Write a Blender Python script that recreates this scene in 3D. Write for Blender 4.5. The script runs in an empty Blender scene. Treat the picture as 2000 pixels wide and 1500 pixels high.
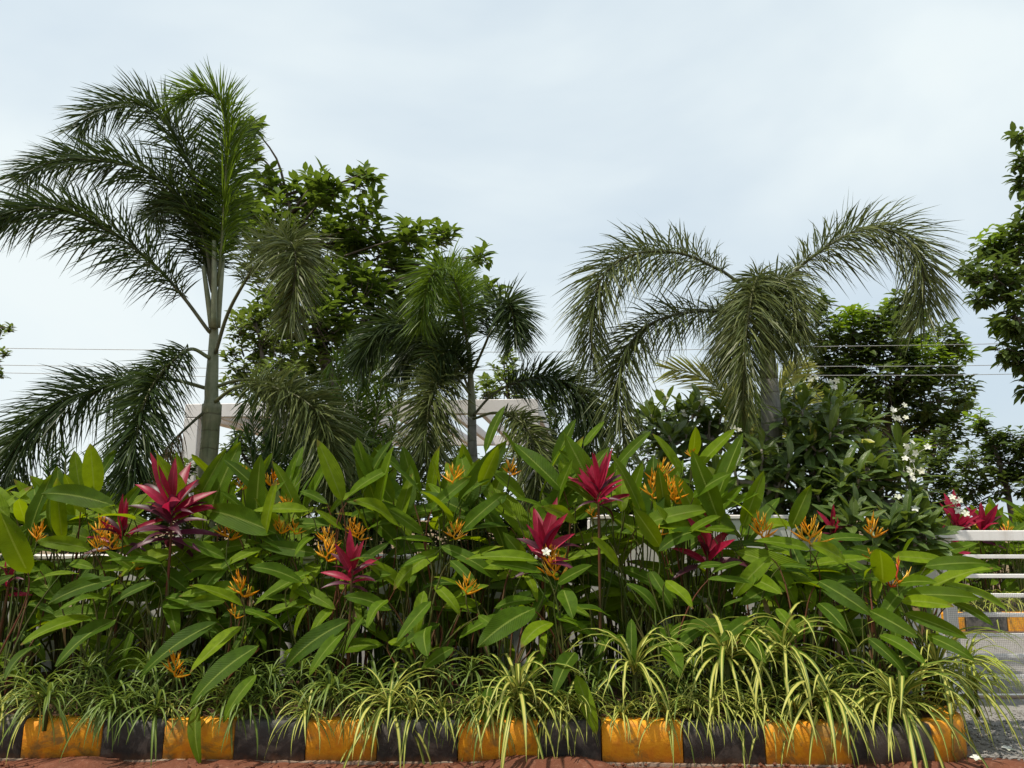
import bpy, math, random
import numpy as np
from mathutils import Vector, Matrix

R = math.radians
rng = np.random.default_rng(7)
random.seed(7)
scene = bpy.context.scene
C = scene.collection

# ------------------------------------------------------------------ camera
F = 1500.0                      # focal length in photo pixels (2000 px wide)
PITCH = R(10.0)
CAM = Vector((0, 0, 1.62))
cd = bpy.data.cameras.new('camera')
cd.sensor_width = 36; cd.lens = F / 2000 * 36
cd.clip_start = 0.05; cd.clip_end = 5000
cam = bpy.data.objects.new('camera', cd); C.objects.link(cam)
cam.location = CAM; cam.rotation_euler = (R(90) + PITCH, 0, 0)
scene.camera = cam

# ------------------------------------------------------------------ light
SUN_DIR = Vector((-0.42, -0.20, 0.885)).normalized()       # towards the sun
SUN_EL = math.asin(SUN_DIR.z); SUN_ROT = math.atan2(SUN_DIR.x, SUN_DIR.y)
w = bpy.data.worlds.new('World'); scene.world = w; w.use_nodes = True
nt = w.node_tree; nt.nodes.clear()
def nn(tree, t, **kw):
    n = tree.nodes.new(t)
    for k, v in kw.items(): setattr(n, k, v)
    return n
sky = nn(nt, 'ShaderNodeTexSky', sky_type='NISHITA', sun_disc=False)
sky.sun_elevation = SUN_EL; sky.sun_rotation = SUN_ROT
sky.air_density = 1.0; sky.dust_density = 3.0; sky.ozone_density = 1.0
bg1 = nn(nt, 'ShaderNodeBackground'); bg1.inputs[1].default_value = 0.12
bg2 = nn(nt, 'ShaderNodeBackground'); bg2.inputs[1].default_value = 1.04
tc = nn(nt, 'ShaderNodeTexCoord')
mp = nn(nt, 'ShaderNodeMapping'); mp.inputs['Scale'].default_value = (1.0, 1.0, 1.7); mp.inputs['Location'].default_value = (0.35, 0.2, 0.45)
ns = nn(nt, 'ShaderNodeTexNoise'); ns.inputs['Scale'].default_value = 1.5; ns.inputs['Detail'].default_value = 5; ns.inputs['Roughness'].default_value = 0.48
ns.inputs['Distortion'].default_value = 0.35
rp = nn(nt, 'ShaderNodeValToRGB')
rp.color_ramp.elements[0].position = 0.36; rp.color_ramp.elements[0].color = (0.78, 0.78, 0.78, 1)
rp.color_ramp.elements[1].position = 0.60; rp.color_ramp.elements[1].color = (1, 1, 1, 1)
rc = nn(nt, 'ShaderNodeValToRGB')
rc.color_ramp.elements[0].position = 0.35; rc.color_ramp.elements[0].color = (0.69, 0.81, 0.90, 1)
rc.color_ramp.elements[1].position = 0.66; rc.color_ramp.elements[1].color = (0.84, 0.915, 0.93, 1)
mx = nn(nt, 'ShaderNodeMixShader'); wo = nn(nt, 'ShaderNodeOutputWorld')
L_ = nt.links.new
L_(tc.outputs['Generated'], mp.inputs[0]); L_(mp.outputs[0], ns.inputs['Vector'])
L_(ns.outputs[0], rp.inputs[0]); L_(ns.outputs[0], rc.inputs[0])
L_(sky.outputs[0], bg1.inputs[0]); L_(rc.outputs[0], bg2.inputs[0])
L_(rp.outputs[0], mx.inputs[0]); L_(bg1.outputs[0], mx.inputs[1]); L_(bg2.outputs[0], mx.inputs[2])
L_(mx.outputs[0], wo.inputs[0])

sd = bpy.data.lights.new('sun', 'SUN'); sd.energy = 5.0; sd.angle = R(1.2); sd.color = (1.0, 0.93, 0.80)
sun = bpy.data.objects.new('sun', sd); C.objects.link(sun)
sun.rotation_euler = SUN_DIR.to_track_quat('Z', 'Y').to_euler()
sun.location = (-8, -8, 12)

vs = scene.view_settings
vs.view_transform = 'Standard'; vs.look = 'None'; vs.exposure = 0.0; vs.gamma = 1.0; vs.use_curve_mapping = False
scene.render.engine = 'CYCLES'
cy = scene.cycles
cy.use_denoising = True; cy.max_bounces = 7; cy.diffuse_bounces = 3; cy.transmission_bounces = 5
cy.transparent_max_bounces = 6; cy.caustics_reflective = False; cy.caustics_refractive = False

# ------------------------------------------------------------------ helpers
CP, SP = math.cos(PITCH), math.sin(PITCH)
def P(px, py, Y):
    """photo pixel + world depth y -> world point"""
    dx = (px - 1000) / F; dy = (750 - py) / F
    t = Y / (CP - SP * dy)
    return Vector((dx * t, Y, CAM.z + t * (SP + CP * dy)))
def PX(px, Y):                      # x only, at eye level
    return P(px, 1014, Y).x
def rr(a, b): return random.uniform(a, b)

def tag(o, label=None, cat=None, group=None, kind=None):
    if label: o['label'] = label
    if cat: o['category'] = cat
    if group: o['group'] = group
    if kind: o['kind'] = kind
    return o
def empty(name, loc, label, cat, group=None):
    o = bpy.data.objects.new(name, None); C.objects.link(o); o.location = loc
    o.empty_display_size = 0.1
    return tag(o, label, cat, group)
def link(o, parent=None):
    C.objects.link(o)
    if parent is not None: o.parent = parent
    return o
def place(o, parent, M):
    """world matrix M for a child of a parent Empty that is only translated"""
    pm = Matrix.Identity(4)
    p = parent
    while p is not None:
        pm = p.matrix_basis @ pm if p.parent is None else p.matrix_basis @ pm
        p = p.parent
    o.matrix_basis = pm.inverted() @ M

def mesh(name, V, Fc, mat=None, uv=None, rnd=None, smooth=True):
    me = bpy.data.meshes.new(name)
    V = np.asarray(V, dtype=float)
    me.from_pydata(V.tolist(), [], Fc if isinstance(Fc, list) else Fc.tolist())
    nl = len(me.loops)
    if uv is not None:
        vi = np.empty(nl, dtype=np.int32); me.loops.foreach_get('vertex_index', vi)
        l = me.uv_layers.new(name='UVMap'); l.data.foreach_set('uv', np.asarray(uv, dtype=np.float32)[vi].ravel())
    if rnd is not None:
        a = me.attributes.new('rnd', 'FLOAT', 'POINT'); a.data.foreach_set('value', np.asarray(rnd, dtype=np.float32))
    if smooth: me.polygons.foreach_set('use_smooth', np.ones(len(me.polygons), dtype=bool))
    if mat: me.materials.append(mat)
    me.update()
    return me
def obj(name, me, parent=None, M=None):
    o = bpy.data.objects.new(name, me); C.objects.link(o)
    if parent is not None:
        o.parent = parent
        if M is None: M = Matrix.Identity(4)
        place(o, parent, M)
    elif M is not None: o.matrix_world = M
    return o

class MB:                                   # small mesh collector
    def __init__(s): s.v = []; s.f = []; s.uv = []
    def add(s, V, Fc, uv=None):
        n = len(s.v); s.v += [tuple(p) for p in V]; s.f += [tuple(i + n for i in f) for f in Fc]
        s.uv += list(uv) if uv is not None else [(0.5, 0.5)] * len(V)
    def box(s, c, size, M=None, bev=0.0):
        x, y, z = size[0] / 2, size[1] / 2, size[2] / 2
        if bev <= 0:
            V = [Vector((i, j, k)) for k in (-z, z) for j in (-y, y) for i in (-x, x)]
            Fc = [(0, 2, 3, 1), (4, 5, 7, 6), (0, 1, 5, 4), (2, 6, 7, 3), (0, 4, 6, 2), (1, 3, 7, 5)]
        else:
            b = bev; V = []; Fc = []
            import itertools
            idx = {}
            for sx, sy, sz in itertools.product((-1, 1), repeat=3):
                for ax in range(3):
                    p = [sx * (x - b), sy * (y - b), sz * (z - b)]; p[ax] = (sx * x, sy * y, sz * z)[ax]
                    idx[(sx, sy, sz, ax)] = len(V); V.append(Vector(p))
            for ax in range(3):
                a1, a2 = [(1, 2), (2, 0), (0, 1)][ax]
                for sg in (-1, 1):
                    q = []
                    for u, v in ((-1, -1), (1, -1), (1, 1), (-1, 1)):
                        k = [0, 0, 0]; k[ax] = sg; k[a1] = u; k[a2] = v; q.append(idx[(*k, ax)])
                    Fc.append(tuple(q if sg > 0 else q[::-1]))
            for ax in range(3):                    # edges
                a1, a2 = [(1, 2), (2, 0), (0, 1)][ax]
                for u, v in itertools.product((-1, 1), repeat=2):
                    def key(e, A):
                        k = [0, 0, 0]; k[ax] = e; k[a1] = u; k[a2] = v; return idx[(*k, A)]
                    q = [key(-1, a1), key(1, a1), key(1, a2), key(-1, a2)]
                    Fc.append(tuple(q if u * v > 0 else q[::-1]))
            for sx, sy, sz in itertools.product((-1, 1), repeat=3):
                q = [idx[(sx, sy, sz, a)] for a in range(3)]
                Fc.append(tuple(q if sx * sy * sz > 0 else q[::-1]))
        c = Vector(c)
        V = [(M @ p if M else p) + c for p in V]
        s.add(V, Fc)
        return s
    def tube(s, pts, rad, n=6, cap=True):
        pts = [Vector(p) for p in pts]; m = len(pts)
        if not hasattr(rad, '__len__'): rad = [rad] * m
        V = []; uv = []; Fc = []; ref = None; acc = 0
        for i, p in enumerate(pts):
            t = (pts[min(i + 1, m - 1)] - pts[max(i - 1, 0)])
            if t.length < 1e-9: t = Vector((0, 0, 1))
            t.normalize()
            if ref is None: ref = Vector((0, 0, 1)).cross(t) if abs(t.z) < .95 else Vector((1, 0, 0)).cross(t)
            a = (ref - t * ref.dot(t)).normalized(); b = t.cross(a); ref = a
            if i: acc += (p - pts[i - 1]).length
            for k in range(n):
                an = 2 * math.pi * k / n
                V.append(p + (a * math.cos(an) + b * math.sin(an)) * rad[i]); uv.append((k / n, acc))
        for i in range(m - 1):
            for k in range(n):
                k2 = (k + 1) % n
                Fc.append((i * n + k, i * n + k2, (i + 1) * n + k2, (i + 1) * n + k))
        if cap: Fc.append(tuple(range(n))[::-1]); Fc.append(tuple((m - 1) * n + k for k in range(n)))
        s.add(V, Fc, uv)
        return s
    def build(s, name, mat, parent=None, smooth=True):
        return obj(name, mesh(name, s.v, s.f, mat, uv=s.uv, smooth=smooth), parent)

def spline(pts, n):
    """Catmull-Rom through pts"""
    pts = [Vector(p) for p in pts]
    q = [pts[0] * 2 - pts[1]] + pts + [pts[-1] * 2 - pts[-2]]
    out = []; m = len(pts) - 1
    for j in range(n + 1):
        u = j / n * m; i = min(int(u), m - 1); t = u - i
        a, b, c, d = q[i], q[i + 1], q[i + 2], q[i + 3]
        out.append(0.5 * ((2 * b) + (c - a) * t + (2 * a - 5 * b + 4 * c - d) * t * t + (3 * b - a - 3 * c + d) * t ** 3))
    return out
def bez(a, b, c, d, n):
    out = []
    for i in range(n + 1):
        t = i / n; s = 1 - t
        out.append(a * s ** 3 + b * 3 * s * s * t + c * 3 * s * t * t + d * t ** 3)
    return out

# ------------------------------------------------------------------ materials
def newmat(name):
    m = bpy.data.materials.new(name); m.use_nodes = True
    m.node_tree.nodes.clear()
    return m, m.node_tree
def rgb(c): return (c[0], c[1], c[2], 1)
def ramp(t, pos, cols, interp='LINEAR'):
    r = nn(t, 'ShaderNodeValToRGB'); cr = r.color_ramp; cr.interpolation = interp
    while len(cr.elements) < len(pos): cr.elements.new(0.5)
    for e, p, c in zip(cr.elements, pos, cols): e.position = p; e.color = rgb(c)
    return r
def mixc(t, a, b, fac=None, mode='MIX', f=0.5):
    n = nn(t, 'ShaderNodeMix', data_type='RGBA', blend_type=mode)
    n.inputs[0].default_value = f
    if fac is not None: t.links.new(fac, n.inputs[0])
    for s, v in ((6, a), (7, b)):
        if hasattr(v, 'links'): t.links.new(v, n.inputs[s])
        else: n.inputs[s].default_value = rgb(v)
    return n.outputs[2]
def mth(t, op, a, b=None, clamp=False):
    n = nn(t, 'ShaderNodeMath', operation=op, use_clamp=clamp)
    for i, v in enumerate((a, b)):
        if v is None: continue
        if hasattr(v, 'links'): t.links.new(v, n.inputs[i])
        else: n.inputs[i].default_value = v
    return n.outputs[0]
def noise(t, scale, detail=4, rough=.5, vec=None, dist=0):
    n = nn(t, 'ShaderNodeTexNoise'); n.inputs['Scale'].default_value = scale
    n.inputs['Detail'].default_value = detail; n.inputs['Roughness'].default_value = rough; n.inputs['Distortion'].default_value = dist
    if vec is not None: t.links.new(vec, n.inputs['Vector'])
    return n.outputs[0]
def bump(t, h, strength, dist):
    b = nn(t, 'ShaderNodeBump'); b.inputs['Strength'].default_value = strength; b.inputs['Distance'].default_value = dist
    t.links.new(h, b.inputs['Height']); return b.outputs[0]

def leafmat(name, cols, trans, tfac=0.35, rough=0.45, midrib=None, veins=0, stripe=None, spots=None, spec=0.5, tipcol=None, nscale=9):
    """cols: three leaf colours picked per leaf; trans: colour of light through the blade"""
    m, t = newmat(name); l = t.links.new
    oi = nn(t, 'ShaderNodeObjectInfo'); at = nn(t, 'ShaderNodeAttribute', attribute_name='rnd')
    r = mth(t, 'FRACT', mth(t, 'ADD', oi.outputs['Random'], at.outputs['Fac']))
    cr = ramp(t, [0.0, 0.5, 1.0], cols); l(r, cr.inputs[0])
    col = cr.outputs[0]
    co = nn(t, 'ShaderNodeTexCoord')
    nz = noise(t, nscale, 3, .55, co.outputs['Object'])
    col = mixc(t, col, mixc(t, col, (0.72, 0.75, 0.6), mode='MULTIPLY', f=1.0), ramp_out(t, nz, .4, .65))
    sx = nn(t, 'ShaderNodeSeparateXYZ'); uvn = nn(t, 'ShaderNodeUVMap'); l(uvn.outputs[0], sx.inputs[0])
    u, v = sx.outputs[0], sx.outputs[1]
    d = mth(t, 'ABSOLUTE', mth(t, 'SUBTRACT', u, 0.5))
    if stripe is not None:
        sn = mth(t, 'ADD', d, mth(t, 'MULTIPLY', mth(t, 'SUBTRACT', r, .5), 0.22))
        sr = ramp(t, [0.0, 0.20, 0.30, 1], [(1, 1, 1), (1, 1, 1), (0, 0, 0), (0, 0, 0)]); l(sn, sr.inputs[0])
        col = mixc(t, col, stripe, sr.outputs[0])
    if midrib is not None:
        mr = ramp(t, [0.0, 0.022, 0.05, 1], [(1, 1, 1), (1, 1, 1), (0, 0, 0), (0, 0, 0)]); l(d, mr.inputs[0])
        col = mixc(t, col, midrib, mth(t, 'MULTIPLY', mr.outputs[0], 0.75))
    if tipcol is not None:
        tv = mth(t, 'ADD', v, mth(t, 'MULTIPLY', nz, 0.35)); tv = mth(t, 'ADD', tv, mth(t, 'MULTIPLY', r, 0.22))
        tr = ramp(t, [0.0, 1.28 / 1.6, 1.36 / 1.6, 1], [(0, 0, 0), (0, 0, 0), (1, 1, 1), (1, 1, 1)]); l(mth(t, 'DIVIDE', tv, 1.6), tr.inputs[0])
        col = mixc(t, col, tipcol, tr.outputs[0])
    if spots is not None:
        so = noise(t, 28, 2, .5, co.outputs['Object']); col = mixc(t, col, spots, ramp_out(t, so, .70, .75))
    nrm = None
    if veins:
        wv = mth(t, 'SINE', mth(t, 'MULTIPLY', mth(t, 'SUBTRACT', v, mth(t, 'MULTIPLY', d, 0.28)), veins))
        nrm = bump(t, mth(t, 'ADD', wv, mth(t, 'MULTIPLY', nz, 3.0)), 0.35, 0.004)
        col = mixc(t, col, mixc(t, col, (0.86, 0.9, 0.8), mode='MULTIPLY', f=1.0), ramp_out(t, wv, .2, .9))
    p = nn(t, 'ShaderNodeBsdfPrincipled'); p.inputs['Roughness'].default_value = rough
    p.inputs['Specular IOR Level'].default_value = spec
    l(col, p.inputs['Base Color'])
    tr_ = nn(t, 'ShaderNodeBsdfTranslucent')
    l(mixc(t, col, trans, mode='MIX', f=0.6), tr_.inputs[0])
    if nrm is not None: l(nrm, p.inputs['Normal'])
    ms = nn(t, 'ShaderNodeMixShader'); ms.inputs[0].default_value = tfac
    o = nn(t, 'ShaderNodeOutputMaterial')
    l(p.outputs[0], ms.inputs[1]); l(tr_.outputs[0], ms.inputs[2]); l(ms.outputs[0], o.inputs[0])
    return m
def ramp_out(t, val, a, b):
    n = nn(t, 'ShaderNodeMapRange', clamp=True); n.inputs[1].default_value = a; n.inputs[2].default_value = b
    t.links.new(val, n.inputs[0]); return n.outputs[0]

def plainmat(name, c1, c2, scale=6, rough=.7, bscale=None, bstr=.3, bdist=.01, lo=.35, hi=.65, coord='Object', spec=.4, detail=5):
    m, t = newmat(name); l = t.links.new
    co = nn(t, 'ShaderNodeTexCoord')
    nz = noise(t, scale, detail, .6, co.outputs[coord])
    col = mixc(t, c1, c2, ramp_out(t, nz, lo, hi))
    p = nn(t, 'ShaderNodeBsdfPrincipled'); p.inputs['Roughness'].default_value = rough; p.inputs['Specular IOR Level'].default_value = spec
    l(col, p.inputs['Base Color'])
    if bscale: l(bump(t, noise(t, bscale, 6, .65, co.outputs[coord]), bstr, bdist), p.inputs['Normal'])
    o = nn(t, 'ShaderNodeOutputMaterial'); l(p.outputs[0], o.inputs[0])
    return m

M = {}
M['helic'] = leafmat('heliconia_leaf', [(.035, .080, .004), (.085, .160, .004), (.19, .275, .006)], (.44, .56, .005), .38, .55,
                     midrib=(.22, .28, .05), veins=210, spots=(.10, .085, .03), tipcol=(.20, .13, .04), spec=.14)
M['stem'] = plainmat('stem_green', (.045, .075, .012), (.07, .06, .018), 5, .6, spec=.15)
M['redstem'] = plainmat('stem_reddish', (.12, .032, .018), (.07, .05, .018), 5, .6, spec=.2)
M['dead'] = leafmat('dead_leaf', [(.14, .085, .04), (.20, .13, .07), (.27, .19, .11)], (.3, .2, .1), .2, .8)
M['orange'] = leafmat('orange_bract', [(.84, .32, .006), (.86, .39, .008), (.88, .46, .02)], (.98, .50, .02), .36, .45, nscale=20, spec=.3)
M['yellow_pin'] = plainmat('yellow_floret', (.85, .52, .06), (.80, .40, .03), 30, .5)
M['redbract'] = leafmat('red_bract', [(.55, .03, .02), (.6, .05, .02), (.62, .09, .02)], (.8, .1, .03), .25, .42)
M['cord_red'] = leafmat('cordyline_red', [(.24, .007, .028), (.34, .010, .045), (.42, .02, .07)], (.65, .02, .08), .34, .42, midrib=(.42, .03, .08), veins=0, spec=.28)
M['cord_dark'] = leafmat('cordyline_purple', [(.050, .012, .022), (.075, .014, .032), (.11, .018, .045)], (.25, .02, .06), .18, .42, midrib=(.14, .03, .05), spec=.3)
M['spider'] = leafmat('variegated_blade', [(.065, .12, .014), (.085, .15, .018), (.12, .18, .024)], (.42, .48, .08), .28, .42, stripe=(.50, .48, .12), tipcol=(.30, .22, .09), spec=.2)
M['spider_green'] = leafmat('green_blade', [(.045, .09, .014), (.065, .115, .018), (.095, .14, .022)], (.28, .38, .04), .28, .42, stripe=(.17, .23, .05), spec=.2)
M['spider_lime'] = leafmat('lime_blade', [(.16, .24, .03), (.2, .28, .03), (.25, .31, .04)], (.6, .65, .08), .32, .42, stripe=(.46, .48, .10), spec=.2)
M['palm'] = leafmat('foxtail_leaflet', [(.026, .046, .014), (.038, .064, .018), (.060, .088, .024)], (.12, .18, .03), .18, .42, spec=.22)
M['palm_pale'] = leafmat('foxtail_leaflet_pale', [(.060, .080, .022), (.095, .118, .036), (.16, .175, .06)], (.20, .25, .07), .18, .40, spec=.22)
M['palm_new'] = leafmat('foxtail_leaflet_new', [(.045, .085, .010), (.07, .12, .012), (.10, .15, .015)], (.26, .40, .02), .32, .38, spec=.22)
M['areca'] = leafmat('areca_leaflet', [(.05, .10, .012), (.075, .135, .015), (.11, .17, .018)], (.28, .42, .03), .32, .40, spec=.22)
M['areca_dark'] = leafmat('areca_leaflet_dark', [(.032, .065, .014), (.045, .085, .016), (.06, .10, .02)], (.14, .26, .03), .26, .42, spec=.22)
M['yellow_palm'] = leafmat('coconut_leaflet', [(.24, .27, .05), (.32, .32, .06), (.36, .34, .08)], (.55, .55, .10), .32, .42)
M['rachis'] = plainmat('frond_rib', (.10, .12, .04), (.15, .15, .06), 8, .5)
M['rachis_dark'] = plainmat('frond_rib_dark', (.065, .07, .035), (.11, .11, .055), 8, .55)
M['tree_a'] = leafmat('broad_leaf', [(.046, .088, .012), (.072, .122, .016), (.11, .165, .020)], (.24, .35, .025), .34, .45, midrib=(.14, .18, .05), spec=.22)
M['tree_b'] = leafmat('light_leaf', [(.075, .12, .02), (.10, .15, .025), (.13, .18, .03)], (.3, .4, .05), .32, .45)
M['tree_d'] = leafmat('dark_leaf', [(.042, .070, .020), (.065, .100, .026), (.10, .140, .032)], (.20, .29, .035), .32, .46, spec=.22)
M['lime'] = leafmat('young_leaf', [(.07, .14, .012), (.12, .21, .014), (.22, .32, .018)], (.42, .60, .025), .36, .45, spec=.25)
M['plum'] = leafmat('frangipani_leaf', [(.06, .105, .022), (.085, .14, .028), (.13, .18, .035)], (.26, .35, .03), .30, .38, midrib=(.18, .22, .08), veins=120)
M['plum_y'] = leafmat('frangipani_leaf_old', [(.40, .36, .03), (.45, .38, .03), (.35, .36, .03)], (.6, .55, .05), .3, .4)
M['petal'] = leafmat('white_petal', [(.80, .80, .74), (.82, .82, .78), (.82, .80, .66)], (.9, .9, .8), .3, .5)
M['plumbark'] = plainmat('grey_bark', (.17, .15, .12), (.26, .23, .19), 12, .8, 40, .4, .01)
M['bark'] = plainmat('brown_bark', (.085, .065, .05), (.14, .115, .09), 8, .85, 30, .5, .02)
M['darkwire'] = plainmat('mesh_wire', (.10, .10, .10), (.17, .16, .15), 20, .6)
M['metal'] = plainmat('galvanised_wire', (.32, .33, .33), (.42, .43, .43), 20, .45)

def palmtrunkmat(name, c1, c2, ring):
    m, t = newmat(name); l = t.links.new
    co = nn(t, 'ShaderNodeTexCoord'); sx = nn(t, 'ShaderNodeSeparateXYZ'); l(co.outputs['Object'], sx.inputs[0])
    nz = noise(t, 7, 5, .6, co.outputs['Object'])
    mpn = nn(t, 'ShaderNodeMapping'); mpn.inputs['Scale'].default_value = (30, 30, 2.5); l(co.outputs['Object'], mpn.inputs[0])
    st = noise(t, 1.0, 4, .6, mpn.outputs[0])
    col = mixc(t, c1, c2, ramp_out(t, nz, .38, .62))
    col = mixc(t, col, mixc(t, col, (.6, .6, .58), mode='MULTIPLY', f=1.0), ramp_out(t, st, .5, .7))
    ph = mth(t, 'FRACT', mth(t, 'ADD', mth(t, 'MULTIPLY', sx.outputs[2], ring), mth(t, 'MULTIPLY', nz, .35)))
    rg = ramp_out(t, ph, .10, 0.0)
    col = mixc(t, col, (.10, .095, .07), mth(t, 'MULTIPLY', rg, .7))
    p = nn(t, 'ShaderNodeBsdfPrincipled'); p.inputs['Roughness'].default_value = .6
    l(col, p.inputs['Base Color'])
    l(bump(t, mth(t, 'SUBTRACT', st, rg), .5, .01), p.inputs['Normal'])
    o = nn(t, 'ShaderNodeOutputMaterial'); l(p.outputs[0], o.inputs[0])
    return m
M['ptrunk'] = palmtrunkmat('palm_trunk_green', (.17, .19, .10), (.25, .25, .15), 5.5)
M['ptrunk_grey'] = palmtrunkmat('palm_trunk_grey', (.17, .17, .15), (.25, .245, .22), 6.0)
M['shaft'] = plainmat('crownshaft', (.14, .16, .085), (.22, .23, .14), 9, .5, 25, .2, .005)

def whitepaint(name, base=(.74, .73, .72), dirt=(.42, .40, .36), amt=.62):
    m, t = newmat(name); l = t.links.new
    co = nn(t, 'ShaderNodeTexCoord')
    mpn = nn(t, 'ShaderNodeMapping'); mpn.inputs['Scale'].default_value = (9, 9, 1.2); l(co.outputs['Object'], mpn.inputs[0])
    st = noise(t, 1.0, 6, .6, mpn.outputs[0]); nz = noise(t, 2.2, 6, .6, co.outputs['Object'])
    f = mth(t, 'MULTIPLY', ramp_out(t, st, .48, .8), ramp_out(t, nz, .35, .7))
    col = mixc(t, base, dirt, mth(t, 'MULTIPLY', f, amt))
    p = nn(t, 'ShaderNodeBsdfPrincipled'); p.inputs['Roughness'].default_value = .55
    l(col, p.inputs['Base Color']); l(bump(t, noise(t, 60, 4, .6, co.outputs['Object']), .15, .004), p.inputs['Normal'])
    o = nn(t, 'ShaderNodeOutputMaterial'); l(p.outputs[0], o.inputs[0])
    return m
M['white'] = whitepaint('white_paint', (.78, .74, .73), (.5, .46, .44), .5)
M['wall'] = whitepaint('white_plaster', (.72, .72, .71), (.33, .33, .30), .75)
M['gate'] = whitepaint('gate_paint', (.78, .76, .74), (.40, .34, .28), .7)

def kerbmat(name, base, worn, under, amt):
    m, t = newmat(name); l = t.links.new
    co = nn(t, 'ShaderNodeTexCoord'); oi = nn(t, 'ShaderNodeObjectInfo')
    ad = nn(t, 'ShaderNodeVectorMath', operation='ADD'); l(co.outputs['Object'], ad.inputs[0]); l(oi.outputs['Random'], ad.inputs[1])
    n1 = noise(t, 4.5, 6, .65, ad.outputs[0], .6); n2 = noise(t, 16, 5, .6, ad.outputs[0]); n3 = noise(t, 45, 4, .6, ad.outputs[0])
    col = mixc(t, base, worn, ramp_out(t, n2, .42, .62))
    col = mixc(t, col, under, mth(t, 'MULTIPLY', ramp_out(t, n1, .50, .60), amt))
    sx = nn(t, 'ShaderNodeSeparateXYZ'); l(co.outputs['Object'], sx.inputs[0])
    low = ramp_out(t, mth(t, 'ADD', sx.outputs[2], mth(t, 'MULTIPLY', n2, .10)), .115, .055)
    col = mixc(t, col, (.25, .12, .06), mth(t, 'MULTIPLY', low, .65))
    p = nn(t, 'ShaderNodeBsdfPrincipled'); p.inputs['Roughness'].default_value = .7
    l(col, p.inputs['Base Color']); l(bump(t, mth(t, 'ADD', n3, n2), .55, .008), p.inputs['Normal'])
    o = nn(t, 'ShaderNodeOutputMaterial'); l(p.outputs[0], o.inputs[0])
    return m
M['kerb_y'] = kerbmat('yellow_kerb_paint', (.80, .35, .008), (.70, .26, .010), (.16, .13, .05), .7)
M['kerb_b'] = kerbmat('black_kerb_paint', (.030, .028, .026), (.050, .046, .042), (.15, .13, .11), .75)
M['concrete'] = plainmat('kerb_footing_concrete', (.28, .22, .17), (.20, .12, .08), 6, .9, 40, .5, .01)

def groundmat(name, c1, c2, c3, s1, s2, bs, bd):
    m, t = newmat(name); l = t.links.new
    co = nn(t, 'ShaderNodeTexCoord')
    n1 = noise(t, s1, 6, .6, co.outputs['Object']); n2 = noise(t, s2, 6, .7, co.outputs['Object'])
    col = mixc(t, c1, c2, ramp_out(t, n1, .38, .62)); col = mixc(t, col, c3, ramp_out(t, n2, .52, .72))
    p = nn(t, 'ShaderNodeBsdfPrincipled'); p.inputs['Roughness'].default_value = .92; p.inputs['Specular IOR Level'].default_value = .2
    l(col, p.inputs['Base Color']); l(bump(t, noise(t, bs, 8, .7, co.outputs['Object']), .7, bd), p.inputs['Normal'])
    o = nn(t, 'ShaderNodeOutputMaterial'); l(p.outputs[0], o.inputs[0])
    return m
M['dirt'] = groundmat('red_soil', (.17, .060, .032), (.12, .045, .025), (.23, .11, .07), 3, 22, 40, .02)
M['ground'] = groundmat('dry_ground', (.23, .15, .09), (.17, .12, .07), (.12, .14, .05), .6, 5, 20, .03)
M['soil'] = groundmat('bed_soil', (.06, .035, .022), (.09, .045, .028), (.12, .07, .04), 4, 20, 30, .03)
M['gravel'] = groundmat('gravel', (.22, .205, .19), (.29, .275, .26), (.10, .095, .09), 25, 130, 160, .012)

# ------------------------------------------------------------------ leaf templates
def blade(nseg, wfun, e0=0.0, k=0.6, fold=0.3, wave=0.0, W=.2, half=2, seed=0, power=1.0, twist=0.0, tears=0):
    """unit-length blade along +X bending down; returns verts, faces, uv, tip"""
    r = random.Random(seed)
    V = []; uv = []; Fc = []
    x = z = 0.0; ph = r.uniform(0, 6.28); ph2 = r.uniform(0, 6.28)
    tear = [r.uniform(.3, .9) for _ in range(tears)]
    ncol = 2 * half + 1
    for i in range(nseg + 1):
        s = i / nseg
        a = e0 - k * s ** power
        hw = W / 2 * wfun(s)
        tx, tz = math.cos(a), math.sin(a)
        tw = twist * s
        for j in range(ncol):
            f = (j - half) / half
            y = f * hw
            up = fold * abs(f) * hw + wave * W * math.sin(ph + (9 if f > 0 else 8) * s + (0 if f > 0 else ph2)) * abs(f) ** 1.5
            yy = y * math.cos(tw) - up * math.sin(tw); uu = y * math.sin(tw) + up * math.cos(tw)
            V.append((x - tz * uu, yy, z + tx * uu)); uv.append((0.5 + f / 2, s))
        x += tx / nseg; z += tz / nseg
    for i in range(nseg):
        for j in range(ncol - 1):
            a = i * ncol + j
            Fc.append((a, a + 1, a + ncol + 1, a + ncol))
    tip = Vector(((V[nseg * ncol + half][0]), 0, V[nseg * ncol + half][2]))
    return V, Fc, uv, tip
def wpaddle(s): return max(0.02, math.sin(math.pi * min(1, s ** .82)) ** .62) if s < 1 else 0.03
def wlance(s): return max(0.05, (math.sin(math.pi * s ** .75)) ** .9) if s < 1 else 0.02
def wobov(s): return max(0.06, math.sin(math.pi * s ** 1.45) ** .75) if s < 1 else 0.12
def wstrap(s): return max(.02, (min(1, .55 + 2.2 * s)) * (1 - s ** 3.2)) if s < 1 else .02
def wovate(s): return max(.04, math.sin(math.pi * s ** .7) ** .8) if s < 1 else .03

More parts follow.
